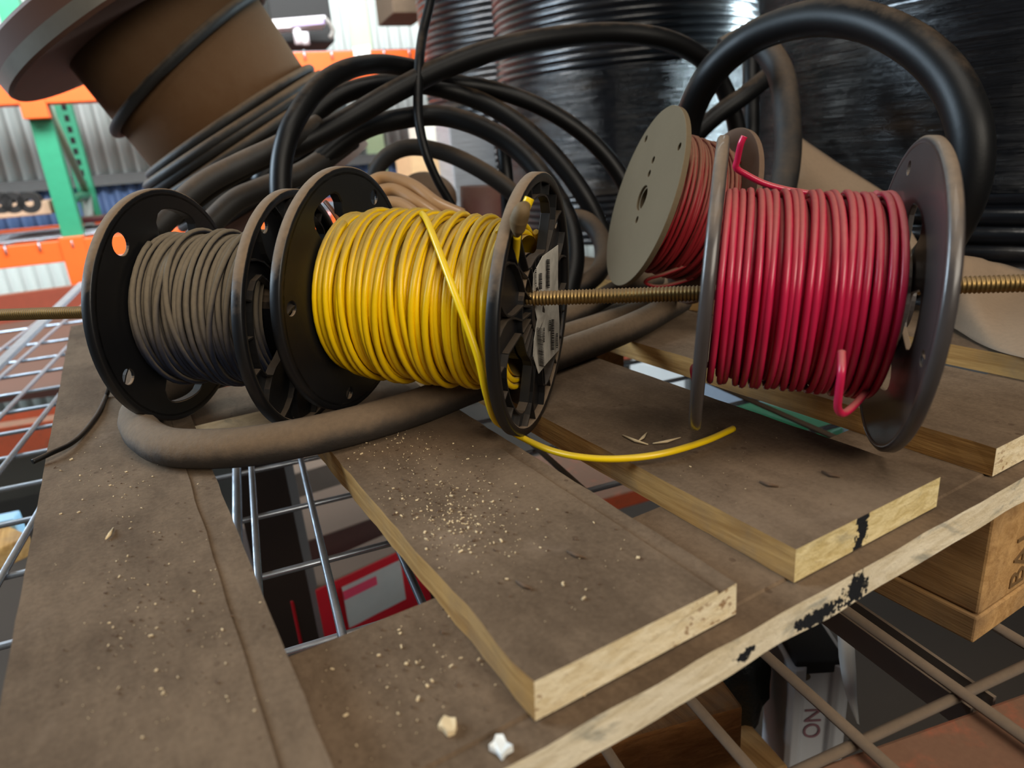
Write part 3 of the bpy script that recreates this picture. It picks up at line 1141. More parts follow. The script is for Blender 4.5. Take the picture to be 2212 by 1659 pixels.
rc = .0112
pts = [flat(1470, 650, rc), flat(1400, 690, rc), flat(1320, 724, rc), flat(1220, 762, rc), flat(1100, 806, rc), flat(1000, 842, rc), flat(900, 880, rc), flat(780, 916, rc), flat(660, 944, rc), flat(540, 964, rc), flat(440, 970, rc), flat(360, 964, rc), flat(312, 938, rc), flat(300, 900, rc), flat(330, 862, rc), flat(400, 830, rc), flat(500, 800, rc)]
cable('power_cable', pts, rc, M['cable_dusty'], 'dust-covered cable lying on the boards in front of the spools', n=12, wob=.0012)
cable('power_cable', pp((938, -40, .74), (928, 10, .73), (914, 70, .72), (906, 130, .70), (903, 200, .69), (905, 265, .68), (920, 330, .68), (945, 390, .69), (968, 430, .70), (990, 470, .71)), [.0050, .0052, .0050, .0044, .0045], M['cable'],
      'thin black cord hanging down in front of the thick cables', 'cord')
cable('thin_wire', [at(240, 820, .46)] + [onz(x, y, z) for x, y, z in ((232, 850, .003), (212, 893, .002), (180, 935, .002), (150, 960, .003), (112, 978, .004), (70, 998, .003))], .0016, M['cable'],
      'thin black wire curling over the leftmost board', 'wire')

# tan sheathed wires
tb = thing('wire_bundle', at(900, 430, .62), 'loose bundle of tan and clear sheathed wires behind the yellow spool', 'wire bundle')
for k, q in enumerate([[(790, 400, .62), (830, 384, .62), (890, 400, .61), (945, 440, .60), (1000, 465, .60)],
                       [(800, 420, .61), (850, 410, .61), (905, 440, .60), (960, 478, .595)],
                       [(815, 440, .60), (860, 440, .595), (900, 465, .59), (930, 500, .585)],
                       [(830, 470, .595), (870, 470, .59), (905, 500, .585)],
                       [(845, 402, .63), (900, 420, .63), (960, 462, .62), (1010, 500, .61)],
                       [(930, 480, .59), (980, 490, .59), (1030, 510, .59)]]):
    cable('wire', pp(*q), .0058, M['tan_cable'] if k != 3 else M['maroon'], None, parent=tb, n=8)

# brown rounded spool end behind
mb = MB()
c = at(925, 425, .98)
N = (ROT @ V((.25, -.45, -.85)).normalized())
mb.lathe([(-.07, .001), (-.07, .036), (.0, .042), (.008, .040), (.014, .028), (.016, .001)], c, N, 40)
tag(mb.build('fibre_tub', mat('dark_brown_fibre', (92, 68, 50), .85, dust=.5, var=.15)), 'small brown rounded tub lying behind the yellow wire', 'tub')
mb = MB()
c = at(1048, 470, 1.02)
mb.lathe([(-.14, .001), (-.14, .036), (.045, .036), (.045, .001)], c, V((.05, -.05, 1)), 40, smooth=True)
tag(mb.build('jug', M['maroon']), 'dusty maroon plastic tub seen under the cables', 'tub')

# ------------------------------------------------------------------ wrapped pipe stacks


def stack(name, pxc, dist, rad, z0, z1, pitch, film_z, label, seg=96, bot=None):
    d = ray(pxc, 325)
    d.z = 0
    d.normalize()
    c = V((0, 0, 0)) + d * dist
    t = thing(name, (c.x, c.y, z0), label, 'pipe stack', 'stacks of black coiled pipe')
    mb = MB()
    pr = []
    n = int((z1 - z0) / pitch)
    for i in range(n):
        for k in range(6):
            a = PI * k / 6 + PI / 12
            jr = mnoise.noise(V((i * 1.7, pxc, 0))) * pitch * .22
            pr.append((z0 + pitch * (i + (1 - math.cos(a)) / 2), rad + jr - pitch * .5 + pitch * .5 * math.sin(a)))
    pr = [(z0, .05)] + pr + [(z1, .05)]
    mb.lathe(pr, (c.x, c.y, 0), V((0, 0, 1)), seg)
    mb.build('pipe_coil', M['pipe'], t)
    for (fa, fb, off) in film_z:
        mb = MB()
        nz, ns = int((fb - fa) / .006), 160
        vs, fs = [], []
        for i in range(nz + 1):
            for k in range(ns):
                a = 2 * PI * k / ns
                z = fa + (fb - fa) * i / nz + .02 * math.sin(a + pxc)
                q = mnoise.noise(V((math.cos(a) * 1.3, math.sin(a) * 1.3, z * 42))) * .35 + mnoise.noise(V((math.cos(a) * 5, math.sin(a) * 5, z * 120))) * .22
                rr2 = rad + off + q * pitch * .45 + math.sin(2 * PI * (z - z0) / pitch) * pitch * .05
                vs.append((c.x + rr2 * math.cos(a), c.y + rr2 * math.sin(a), z))
        for i in range(nz):
            for k in range(ns):
                k2 = (k + 1) % ns
                fs.append((i * ns + k, i * ns + k2, (i + 1) * ns + k2, (i + 1) * ns + k))
        mb.add(vs, fs, 0, True)
        o = mb.build('stretch_film', M['film'], t)
    return c


sR = stack('pipe_stack', 2260, 1.28, .395, -.10, .62, .020, [(.055, .60, .002)], 'black wrapped pipe stack filling the right edge, behind the big cable loop')
sM = stack('pipe_stack', 1352, 2.20, .372, -.10, .95, .018, [(.05, .345, .003)], 'black wrapped pipe stack in the middle behind the arching cables')
sF = stack('pipe_stack', 1130, 2.95, .37, -.10, 1.0, .022, [], 'farthest black pipe stack, half hidden left of the middle one')

mb = MB()
c = at(2040, 263, .80)
mb.tube([c + V((-.02, .0, 0)), at(2046, 262, .798)], .006, 12)

# kraft paper
def sheet(name, rows, label, thick=.0006, sub=6):
    """rows of points -> wavy sheet of paper with thickness"""
    g = [spline(r_, sub) for r_ in rows]
    colsn = len(g[0])
    g2 = [spline([g[i][k] for i in range(len(g))], sub) for k in range(colsn)]
    nr = len(g2[0])
    vs, fs = [], []
    for k in range(colsn):
        for i in range(nr):
            p = g2[k][i]
            vs.append(p + V((0, 0, 1)) * mnoise.noise(p * 16) * .004)
    for k in range(colsn - 1):
        for i in range(nr - 1):
            fs.append((k * nr + i, k * nr + i + 1, (k + 1) * nr + i + 1, (k + 1) * nr + i))
    o = MB().add(vs, fs, 0, True).build(name, M['paper'])
    s_ = o.modifiers.new('thickness', 'SOLIDIFY')
    s_.thickness = thick
    return tag(o, label, 'paper')


sheet('paper_sheet', [[at(1690, 262, .80), at(1730, 300, .80), at(1800, 350, .79), at(1860, 382, .78), at(1930, 430, .77)],
                      [at(1690, 330, .77), at(1740, 370, .75), at(1800, 410, .74), at(1870, 430, .74), at(1950, 470, .73)],
                      [at(1690, 420, .73), at(1750, 440, .71), at(1810, 470, .70), at(1880, 490, .70), at(1980, 520, .69)],
                      [at(1690, 520, .69), at(1750, 530, .68), at(1820, 540, .67), at(1900, 550, .66), at(2010, 580, .65)]],
      'crumpled brown paper leaning up behind the bright red spool')
sheet('paper_sheet', [[onz(2010, 560, .03), onz(2080, 548, .05), onz(2160, 570, .03), onz(2260, 600, .02)],
                      [onz(1990, 620, .016), onz(2080, 600, .035), onz(2170, 622, .018), onz(2290, 668, .012)],
                      [onz(2010, 668, .006), onz(2090, 672, .018), onz(2170, 700, .012), onz(2300, 730, .008)],
                      [onz(2060, 712, .002), onz(2120, 742, .002), onz(2180, 768, .002), onz(2320, 800, .002)]],
      'flat torn brown paper lying on the rightmost board beyond the spool')

# ------------------------------------------------------------------ this rack: wire deck and beams
deck = thing('wire_deck', rk(.05, .5, ZW - .003), 'galvanised wire mesh deck under the wooden pallet', 'wire deck')
wr = .0028
zw = ZW - wr
K = (H - zw) / (H + .05 * S) * S
xs = [-.485, -.422, -.358, -.300, -.232, -.168, -.105, -.054, -.0395, .010, .066, .121, .178, .237, .308, .372, .436, .5, .565, .63, .70]
for x in xs:
    th = wr * (1.45 if x == -.054 else 1.0)
    MB().tube([rk(x * K, .085 * K, zw), rk(x * K, 1.12 * K, zw), rk(x * K, 2.6 * K, zw)], th, 8).build('deck_wire', M['wire_dusty' if x > .09 else 'wire'], deck)
yy = [.193, .297, .398, .497, .600, .708, .803, .905, 1.005, 1.107, 1.21, 1.335, 1.45, 1.6, 1.8, 2.0]
for y in yy:
    MB().tube([rk(-.9 * K, y * K, zw - wr * 1.8), rk(.9 * K, y * K, zw - wr * 1.8)], wr * .95, 8).build('deck_wire', M['wire_dusty' if y < .25 else 'wire'], deck)
a, b = onz(1822, 1290, zw - .012), onz(2150, 1518, zw - .012)
d = (b - a).normalized()
side = V((d.y, -d.x, 0))
mb = MB()
for (o_, w_, h_) in ((0, .002, .016), (.016, .002, .016), (0, .018, .002)):
    mb.box(a - d * .0 + side * o_ + V((0, 0, -.012)), d * 1.0 * (b - a).length, side * w_, V((0, 0, h_)))
mb.build('deck_channel', M['channel'], deck)
mb = MB()
a, b = at(-30, 815, .92), at(180, 612, 1.35)
d = (b - a).normalized()
mb.cbox((a + b) / 2, d * (b - a).length, V((d.y, -d.x, 0)).normalized() * .014, V((0, 0, .006)))
o = mb.build('deck_channel', M['wire'], deck)

rack = thing('pallet_rack', rk(0, .1, -1.3), 'orange steel shelf rack carrying the wooden pallet', 'rack')


def beam(parent, p, ln, hgt, dep, m, lip=True, dirx=XR, diry=YR_):
    """step beam along dirx from p (left top front corner)"""
    mb = MB()
    mb.box(V(p) - V((0, 0, hgt)), dirx * ln, diry * dep, V((0, 0, hgt * (.68 if lip else 1))))
    if lip:
        mb.box(V(p) - V((0, 0, hgt * .32)), dirx * ln, diry * dep * .62, V((0, 0, hgt * .32)))
    return mb.build('beam', m, parent, .002)


e1_ = onz(1887, 1607, zw - .006)
e2_ = onz(2212, 1492, zw - .006)
bd = (e2_ - e1_).normalized()
mb = MB()
bs = V((bd.y, -bd.x, 0))
mb.box(e1_ - bd * .35 + bs * .0 + V((0, 0, -.075)), bd * 1.1, bs * .05, V((0, 0, .074)))
mb.build('beam', M['orange_dusty'], rack, .002)
# low beam further back
p1, p2 = onz(60, 915, -.36), onz(1330, 725, -.36)
bd = (p2 - p1).normalized()
bn = V((-bd.y, bd.x, 0))
mb = MB()
mb.box(p1 - bd * .9 + V((0, 0, -.075)), bd * 3.2, bn * .045, V((0, 0, .075)))
mb.box(p1 - bd * .9 + bn * .045 + V((0, 0, -.055)), bd * 3.2, bn * .02, V((0, 0, .075)))
o = mb.build('beam', M['orange_dusty'], rack, .002)
p1, p2 = onz(0, 640, -.20), onz(180, 616, -.20)
bd2 = (p2 - p1).normalized()
mb = MB()
mb.box(p1 - bd2 * .6 + V((0, 0, -.10)), bd2 * 2.6, V((-bd2.y, bd2.x, 0)) * .05, V((0, 0, .10)))
mb.build('beam', mat('red_brown_rack_paint', (128, 56, 36), .6, dust=.4, var=.15), rack)
q0, q1 = onz(-260, 885, -.30), onz(330, 812, -.30)
bq = (q1 - q0).normalized()
mb = MB()
mb.box(q0 - V((0, 0, .02)) - bq * .8, bq * 2.2, V((-bq.y, bq.x, 0)) * 1.35, V((0, 0, .02)))
o = mb.build('rear_shelf', mat('red_brown_shelf_panel', (72, 38, 28), .85, dust=.2, var=.5, scale=5, patch=2.0))
tag(o, 'red-brown shelf panel seen through the mesh at the left, below the spools', 'shelf')
# dark column below
fxr = ROT @ V((1, 0, 0))
fxr.z = 0
fxr.normalize()
fyr = V((-fxr.y, fxr.x, 0))
top = onz(530, 890, -.124)
mb = MB()
mb.box(top - fxr * .034, fxr * .068, fyr * .03, (0, 0, -.56))
mb.build('upright', M['brown_dark'], rack)

# ------------------------------------------------------------------ things on the shelf below
LOW = -.66


def crate(name, px, py, z, lx, ly, h, mats, label, cat, ang=TH, bevel=.003):
    """box whose near-left top corner is at the pixel on height z"""
    p = onz(px, py, z)
    ax = V((math.cos(ang), -math.sin(ang), 0)) * lx
    ay = V((math.sin(ang), math.cos(ang), 0)) * ly
    mb = MB()
    mb.box(p - V((0, 0, h)), ax, ay, V((0, 0, h)))
    mb.mi = [0, 1 if len(mats) > 1 else 0, 0, 0, 0, 0]
    o = mb.build(name, mats, None, bevel)
    tag(o, label, cat)
    return o, p, ax, ay




def crate2(name, a, b, z, dep, h, mats, label, cat, bevel=.003):
    """box whose top front edge runs from pixel a to pixel b on height z"""
    p, q = onz(a[0], a[1], z), onz(b[0], b[1], z)
    ax = q - p
    ay = V((-ax.y, ax.x, 0)).normalized() * dep
    mb = MB()
    mb.box(p - V((0, 0, h)), ax, ay, V((0, 0, h)))
    mb.mi = [0, 1 if len(mats) > 1 else 0, 0, 0, 0, 0]
    o = mb.build(name, mats, None, bevel)
    tag(o, label, cat)
    return o, p, ax, ay


o, p, ax, ay = crate2('carton', (628, 1298), (915, 1165), -.40, .06, .29, [M['red_card'], M['carton']], 'red carton with a grey label on the shelf below', 'carton')
nrm_ = -ay.normalized()
up = V((0, 0, 1))
mb = MB()
mb.box(p + ax * .34 - V((0, 0, .085)) + nrm_ * .0015, ax * .45, nrm_ * -.001, V((0, 0, .070)))
lb = mb.build('label', mat('grey_label', (178, 172, 166), .6, var=.1), o)
mb = MB()
mb.box(p + ax * .34 - V((0, 0, .036)) + nrm_ * .003, ax * .25, nrm_ * -.001, V((0, 0, .014)))
mb.build('label_stripe', mat('pink_stripe', (214, 60, 90), .6), lb)
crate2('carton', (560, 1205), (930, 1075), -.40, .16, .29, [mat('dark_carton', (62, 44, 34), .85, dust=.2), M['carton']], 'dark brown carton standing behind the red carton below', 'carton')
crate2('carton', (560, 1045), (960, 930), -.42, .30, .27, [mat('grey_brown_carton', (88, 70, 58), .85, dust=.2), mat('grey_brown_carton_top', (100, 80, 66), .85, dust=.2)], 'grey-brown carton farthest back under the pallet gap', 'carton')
o, p, ax, ay = crate2('wooden_crate', (1130, 1655), (1607, 1526), -.22, .12, .13, [M['crate'], M['wood_dark']], 'old wooden crate under the front edge of the pallet', 'crate')
crate2('wood_block', (1622, 1690), (1705, 1655), -.36, .09, .06, [M['crate'], M['wood_block']], 'short pine offcut beside the silver strut', 'wood offcut')
o, p, ax, ay = crate('plank', -22, 1195, -.30, .05, .16, .03, [M['side'], M['side']], 'pine plank poking out at the left frame edge below', 'plank', ang=-.5)
crate('tub', -40, 1135, -.29, .040, .03, .05, [M['skyblue'], M['skyblue']], 'pale blue plastic tub at the left frame edge below', 'tub')
crate2('carton', (1480, 806), (1900, 935), -.42, .26, .255, [M['grey_card'], M['grey_card']], 'blue-grey carton glimpsed under the red spool', 'carton')
crate2('carton', (1590, 872), (1790, 935), -.40, .05, .28, [M['green_card'], M['green_card']], 'green carton glimpsed under the red spool', 'carton')
crate2('shelf_panel', (1240, 1095), (1440, 1040), -.42, .22, .03, [M['orange_dusty'], M['orange_dusty']], 'dusty orange shelf panel glimpsed between two pallet boards', 'shelf panel')
crate2('carton', (1360, 780), (1480, 800), -.40, .12, .28, [M['white'], mat('pale_grey_carton', (170, 165, 160), .7)], 'pale grey carton glimpsed left of the red spool below', 'carton')
# dark lower shelf
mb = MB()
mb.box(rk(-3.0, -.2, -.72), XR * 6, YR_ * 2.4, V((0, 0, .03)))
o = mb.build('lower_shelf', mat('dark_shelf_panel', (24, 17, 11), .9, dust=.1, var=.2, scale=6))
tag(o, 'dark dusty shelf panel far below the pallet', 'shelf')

# black bag bundle
mb = MB()
c = at(1585, 1455, .64)
vs, fs = [], []
nu, nv = 24, 16
for i in range(nv + 1):
    for k in range(nu):
        th = PI * i / nv
        ph = 2 * PI * k / nu
        d = V((math.sin(th) * math.cos(ph), math.sin(th) * math.sin(ph), math.cos(th)))
        q = 1 + .25 * mnoise.noise(d * 2.2) + .1 * mnoise.noise(d * 6)
        vs.append(c + V((d.x * .030, d.y * .030, d.z * .075)) * q)
for i in range(nv):
    for k in range(nu):
        k2 = (k + 1) % nu
        fs.append((i * nu + k, i * nu + k2, (i + 1) * nu + k2, (i + 1) * nu + k))
mb.add(vs, fs, 0, True)
tag(mb.build('plastic_bag', M['black_bag']), 'black plastic bag hanging left of the silver strut', 'bag')

# silver strut
c = at(1745, 1400, .62)
strut = thing('steel_strut', (c.x, c.y, -.7), 'upright silver steel strut under the front edge of the pallet', 'strut')
sx = V((_dx.x, 0, 0))
fx = ROT @ V((1, 0, 0))
fx.z = 0
fx.normalize()
fy = V((-fx.y, fx.x, 0))
w_ = .054
outl = [(-.5, .5), (-.5, -.5), (-.42, -.58), (-.30, -.58), (-.22, -.50), (-.20, -.42), (.20, -.42), (.22, -.50), (.30, -.56), (.42, -.56), (.5, -.48), (.5, .5)]
vs = []
zt, zb = c.z + .004, -.69
for z in (zb, zt):
    for (x, y) in outl:
        vs.append(V((c.x, c.y, z)) + fx * x * w_ + fy * y * w_)
n = len(outl)
MB().add(vs, [(k, (k + 1) % n, n + (k + 1) % n, n + k) for k in range(n)] + [tuple(range(n)), tuple(range(2 * n - 1, n - 1, -1))]).build('channel', M['silver'], strut, .001)
mb = MB()
mb.cbox(V((c.x, c.y, zt - .002)), fx * w_ * .8, fy * w_ * 1.0, V((0, 0, .014)))
o = mb.build('cap', M['dark_hole'], strut, .002)
o['label'] = 'black plastic taped over the top end'
fp = V((c.x, c.y, 0)) - fy * w_ * .425
mb = MB()
hole = onplane(1742, 1462, fp, fy)
mb.lathe([(0, .0001), (0, .0035), (.0006, .0035), (.0006, .0001)], hole, -fy, 20, smooth=False)
mb.build('bolt_hole', mat('rusty_hole', (90, 78, 62), .8), strut)
tp = onplane(1770, 1594, fp - fy * .0006, fy)
text_mesh('ON', .022, tp, (0, 0, 1), -fx, M['red_ink'], 'lettering', strut)
tp = onplane(1770, 1690, fp - fy * .0006, fy)
text_mesh('N', .022, tp, (0, 0, 1), -fx, M['red_ink'], 'lettering', strut)

# white tag
dT = .55
vs, fs = [], []
cols_ = [[(1808, 1328), (1811, 1332)], [(1809, 1370), (1829, 1362)], [(1812, 1420), (1845, 1400)], [(1820, 1470), (1848, 1450)], [(1832, 1515), (1850, 1510)], [(1851, 1562), (1855, 1565)]]
for i, (a, b) in enumerate(cols_):
    m_ = ((a[0] + b[0]) / 2, (a[1] + b[1]) / 2)
    for (x, y), dd in ((a, .0), (m_, -.008), (b, .004)):
        vs.append(at(x, y, dT + dd * .4 * math.sin(PI * i / 5)))
for i in range(5):
    for k in range(2):
        fs.append((i * 3 + k, i * 3 + k + 1, i * 3 + k + 4, i * 3 + k + 3))
o = MB().add(vs, fs, 0, True).build('paper_tag', M['white'])
o.modifiers.new('thickness', 'SOLIDIFY').thickness = .0006
tag(o, 'curled white paper tag hanging beside the silver strut', 'tag')

# ------------------------------------------------------------------ far rack and wall
BTH = .13
bX = V((math.cos(BTH), -math.sin(BTH), 0))
bY = V((math.sin(BTH), math.cos(BTH), 0))
O = at(95, 380, 2.6)
O.z = 0
FLOOR = -1.30
fr = thing('pallet_rack', (O.x, O.y, FLOOR), 'far green and orange pallet rack in front of the corrugated wall', 'rack')


def bz(px, py, yoff=0.):
    """point of the far rack's front plane (moved back by yoff) under the pixel"""
    return onplane(px, py, O + bY * yoff, bY)


def upright(p, wd, dp, z0, z1, m=M['green'], slots=False):
    mb = MB()
    mb.box((p.x, p.y, z0), bX * wd, bY * dp, V((0, 0, z1 - z0)))
    if slots:
        z = z0 + .3
        while z < z1 - .05:
            mb.box(V((p.x, p.y, z)) + bX * wd * .42 - bY * .002, bX * wd * .28, bY * .004, V((0, 0, .028)), 1)
            z += .05
    return mb.build('upright', [m, M['dark_hole']], fr)


pu = bz(60, 250)
uw = .072
DEP = .85
upright(V(pu), uw, .06, FLOOR, 1.6)
pb = bz(122, 250, DEP)
upright(V(pb), uw, .06, FLOOR, 1.6, slots=True)


def lbeam(pxl, pyl, hgt, yo=0., ln=8.5, back=3.0, name='beam', dep=.05):
    p = bz(pxl, pyl, yo)
    mb = MB()
    mb.box(V(p) - bX * back - bY * .004 - V((0, 0, hgt)), bX * ln, bY * -dep, V((0, 0, hgt)))
    mb.box(V(p) - bX * back - bY * .004 - V((0, 0, hgt)), bX * ln, bY * .035, V((0, 0, hgt * .7)))
    mb.build('beam', M['orange'], fr, .003)
    return V(p)


bu = lbeam(75, 131, .150)
bl = lbeam(75, 524, .080)
bu2 = lbeam(75, 133, .12, DEP)
bl2 = lbeam(75, 490, .105, DEP)
pg = bz(1606, 100)
upright(V(pg), .06, .06, FLOOR, 1.6, M['green_dark'])
# orange beam connectors on the upright
for q, h in ((bu, .20), (bl, .22)):
    mb = MB()
    mb.box(V((pu.x, pu.y, q.z - h)) - bX * .006 - bY * .060, bX * (uw + .012), bY * .055, V((0, 0, h + .01)))
    mb.build('beam_connector', M['orange'], fr, .003)
mb = MB()
q0 = V((pu.x, pu.y, 0)) + bX * uw * .5 + bY * .06
q1 = V((pb.x, pb.y, 0)) + bX * uw * .5
zz = bz(145, 430, .3).z
mb.tube([q0 + V((0, 0, zz)), q1 + V((0, 0, zz))], .020, 8)
mb.build('brace', M['green'], fr)
mb = MB()
mb.tube([q0 + V((0, 0, zz + .5)), q1 + V((0, 0, zz + .03))], .016, 8)
mb.build('brace', mat('pale_green_brace', (150, 176, 150), .5), fr)
mb = MB()
mb.tube([q1 + V((0, 0, zz - .0)), q0 * .3 + q1 * .7 + V((0, 0, bl.z + .0))], .022, 8)
mb.build('brace', mat('grey_brace', (150, 156, 150), .5), fr)


def fdeck(z, lab):
    d_ = thing('wire_deck', (O.x, O.y, z), lab, 'wire deck')
    for i in range(46):
        x = -2.6 + i * .11
        MB().tube([O + bX * x - bY * .06 + V((0, 0, z - .03)), O + bX * x - bY * .058 + V((0, 0, z + .004)), O + bX * x + bY * (DEP - .02) + V((0, 0, z + .004))], .004, 5).build('deck_wire', M['wire'], d_)
    for k in range(7):
        y = .02 + k * .13
        MB().tube([O + bX * -2.6 + bY * y + V((0, 0, z + .010)), O + bX * 2.4 + bY * y + V((0, 0, z + .010))], .004, 5).build('deck_wire', M['wire'], d_)


fdeck(bu.z, 'upper galvanised wire deck of the far rack')
fdeck(bl.z, 'lower galvanised wire deck of the far rack')

# sign on the beam
mb = MB()
mb.add(*([[bz(762, 102, -.056), bz(799, 96, -.056), bz(800, 118, -.056), bz(765, 123, -.056)] + [bz(762, 102, -.059), bz(799, 96, -.059), bz(800, 118, -.059), bz(765, 123, -.059)]] + [[(0, 1, 2, 3), (7, 6, 5, 4), (0, 1, 5, 4), (1, 2, 6, 5), (2, 3, 7, 6), (3, 0, 4, 7)]]))
o = mb.build('label', M['white'], fr)
o['label'] = 'white card stuck on the upper orange beam'

# goods on the far rack
def gbox(name, pxl, pxr, py_top, py_bot, yo, dep, m, label, cat):
    p0, p1 = bz(pxl, py_bot, yo), bz(pxr, py_bot, yo)
    h = bz(pxl, py_top, yo).z - p0.z
    mb = MB()
    q = V((p0.x, p0.y, p0.z))
    mb.box(q, bX * (p1 - p0).length, bY * dep, V((0, 0, h)))
    return tag(mb.build(name, m, None, .004), label, cat), q


gbox('dark_opening', 594, 724, -60, 92, .3, .3, M['black_box'], 'black box in place of a dark opening, above the upper deck of the far rack', 'crate')  # black box stands in for a dark opening at this spot
tt = thing('white_trestle', bz(650, 95, .1), 'white trestle with lilac band on the upper deck of the far rack', 'trestle')
p0, p1 = bz(588, 62, .1), bz(705, 52, .1)
mb = MB()
mb.box(p0, (p1 - p0), bY * .12, V((0, 0, .034)))
mb.build('top', M['white_metal'], tt)
mb = MB()
mb.box(p0 + (p1 - p0) * .35 - bY * .004 + V((0, 0, .002)), (p1 - p0) * .63, bY * .003, V((0, 0, .022)))
mb.build('band', M['lilac'], tt)
for x, y0, y1 in ((640, 58, 96), (657, 70, 97)):
    a, b = bz(x, y0, .12), bz(x + 2, y1, .12)
    MB().tube([a, V((a.x, a.y, b.z))], .017, 10).build('leg', M['white_metal'], tt)
cable('strap', [bz(702, 40, .09), bz(713, 52, .085), bz(719, 68, .085), bz(713, 82, .085)], .009, mat('clear_strap', (120, 116, 110), .3), None, parent=tt)
gbox('carton', -60, 116, 447, 478, .05, .35, mat('pale_brown_carton', (178, 150, 124), .8), 'pale brown carton tray on the lower deck of the far rack', 'carton')
for k, x in enumerate((8, 34, 70)):
    c = bz(x, 437, .1)
    mb = MB()
    mb.lathe([(0, .014), (0, .040), (.05, .040), (.05, .014)], c - bY * .0, -bY, 28, smooth=False, closed=True)
    tag(mb.build('black_roller', mat('black_ring%d' % k, (30, 30, 30), .5)), ('black ring roll on the tray at the frame edge', 'black ring roll in the middle of the pale tray', 'black ring roll on the tray nearest the green upright')[k], 'roll', 'ring rolls on the pale tray')
p = bz(150, 470, .3)
mb = MB()
mb.lathe([(0, .001), (0, .04), (.09, .034), (.13, .012), (.13, .001)], p, V((0, 0, 1)), 24)
tag(mb.build('red_bottle', mat('pink_red_plastic', (214, 110, 110), .4)), 'pinkish red bottle behind the green upright', 'bottle')
gbox('red_tray', 150, 230, 474, 486, .35, .2, M['maroon'], 'dark red tray on the lower deck of the far rack', 'tray')
gbox('carton', 920, 990, 262, 330, -.75, .2, M['cream'], 'cream carton glimpsed through the cable arch', 'carton')
gbox('carton', 905, 1000, 330, 500, -.76, .22, mat('tan_carton', (200, 160, 116), .8), 'tan carton under the cream one in the cable arch', 'carton')
gbox('wrapped_bundle', 990, 1082, 265, 480, -1.0, .15, M['clear'], 'clear wrapped grey bundle glimpsed through the cable arch', 'bundle')
gbox('carton', 850, 930, -60, 28, -.05, .3, mat('dark_brown_carton', (96, 78, 60), .85), 'dark brown carton at the top beside the hanging cord', 'carton')

# corrugated wall
WY = 1.55
P0 = O + bY * WY


def corr(x0, x1, z0, z1, pitch, amp, m, name, off=0., kind='structure', n=10):
    mb = MB()
    vs, fs = [], []
    k = int((x1 - x0) / pitch * n)
    for i in range(k + 1):
        x = x0 + (x1 - x0) * i / k
        y = amp * math.sin(2 * PI * x / pitch) + off
        for z in (z0, z1):
            vs.append(P0 + bX * x + bY * y + V((0, 0, z)))
        for z in (z0, z1):
            vs.append(P0 + bX * x + bY * (y + .002) + V((0, 0, z)))
    for i in range(k):
        a = i * 4
        fs += [(a, a + 4, a + 5, a + 1), (a + 2, a + 3, a + 7, a + 6), (a, a + 2, a + 6, a + 4), (a + 1, a + 5, a + 7, a + 3)]
    mb.add(vs, fs, 0, True)
    o = mb.build(name, m)
    return tag(o, kind=kind)


zg = onplane(150, 395, P0, bY).z
zg2 = onplane(150, 520, P0, bY).z
wp = .072
xg0, xg1 = (onplane(752, 40, P0, bY) - P0).dot(bX), (onplane(795, 40, P0, bY) - P0).dot(bX)
corr(-3.0, xg0, zg, 2.2, wp, .018, M['wall'], 'wall_back')
corr(xg1, 5.5, zg, 2.2, wp, .018, M['wall'], 'wall_back')
corr(-3.0, 5.5, zg2, zg, wp, .018, M['blue_wall'], 'wall_back', off=.03)
corr(-3.0, xg0, FLOOR, zg2, wp, .018, M['wall'], 'wall_back')
corr(xg1, 5.5, FLOOR, zg2, wp, .018, M['wall'], 'wall_back')
mb = MB()
mb.box(P0 + bX * xg0 + V((0, 0, FLOOR)), bX * (xg1 - xg0), bY * .003, V((0, 0, 3.4)))
tag(mb.build('window_1', M['fibreglass']), kind='structure')
mb = MB()
mb.box(P0 - bX * 3 - bY * .05 + V((0, 0, zg - .03)), bX * 8.5, bY * .03, V((0, 0, .06)))
tag(mb.build('trim_1', M['girt']), kind='structure')
mb = MB()
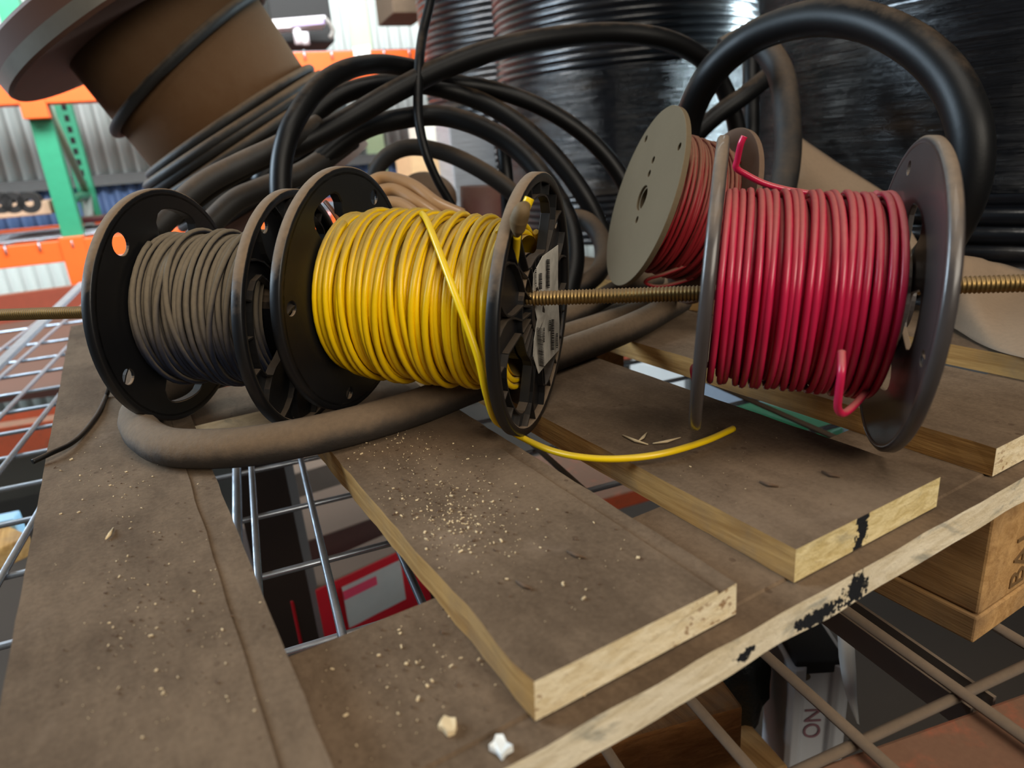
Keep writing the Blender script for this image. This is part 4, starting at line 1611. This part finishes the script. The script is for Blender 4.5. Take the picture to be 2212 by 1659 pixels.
mb.box(V((-4, -2.5, FLOOR - .05)), V((9, 0, 0)), V((0, 9, 0)), V((0, 0, .05)))
tag(mb.build('floor', M['concrete']), kind='structure')

# ------------------------------------------------------------------ light
sc = bpy.context.scene
w = bpy.data.worlds.new('warehouse')
sc.world = w
w.use_nodes = True
bg = w.node_tree.nodes['Background']
bg.inputs[0].default_value = (.80, .90, 1.0, 1)
bg.inputs[1].default_value = .045


def area(name, loc, target, sx_, sy_, power, c=(1, 1, 1), spread=180):
    l = bpy.data.lights.new(name, 'AREA')
    l.shape = 'RECTANGLE'
    l.size = sx_
    l.size_y = sy_
    l.energy = power
    l.color = c
    l.spread = math.radians(spread)
    o = bpy.data.objects.new(name, l)
    o.location = loc
    o.rotation_euler = (V(target) - V(loc)).to_track_quat('-Z', 'Y').to_euler()
    col.objects.link(o)
    return o


area('aisle_skylight', (.2, -2.0, 1.2), (.3, .4, 0), 1.6, 1.0, 45, (1, .91, .77))
area('wall_skylight', O + bY * .1 + bX * .8 + V((0, 0, 2.9)), P0 + bX * .8 + V((0, 0, -.2)), 7, .8, 60, (.90, .98, 1.0))
area('wall_fill', O - bY * 1.3 + bX * .5 + V((0, 0, 1.75)), P0 + bX * .1 + V((0, 0, .1)), 4, .8, 210, (.94, .98, 1.0))  # added fill, hung out of view to light the far wall evenly
fw = ROT @ V((0, 0, 1))
fw.z = 0
fw.normalize()
area('side_door', CAM + fw * 2.55 + fxr * 2.7 + V((0, 0, .25)), sM + V((0, 0, .3)), 1.1, 1.5, 60, (.70, .90, 1.0), 50)
area('left_door', (-1.75, 2.0, 1.15), (.8, .8, .15), 1.2, 1.1, 40, (.66, .84, 1.0), 110)
area('board_fill', (.1, -.5, 2.3), (.25, .25, 0), 1.4, 1.0, 26, (1, .93, .82))  # added overhead fill that lifts the dark board tops near the camera

sc.view_settings.view_transform = 'Standard'
sc.view_settings.look = 'None'
sc.view_settings.gamma = 1
sc.view_settings.exposure = 0.0
sc.cycles.use_denoising = True
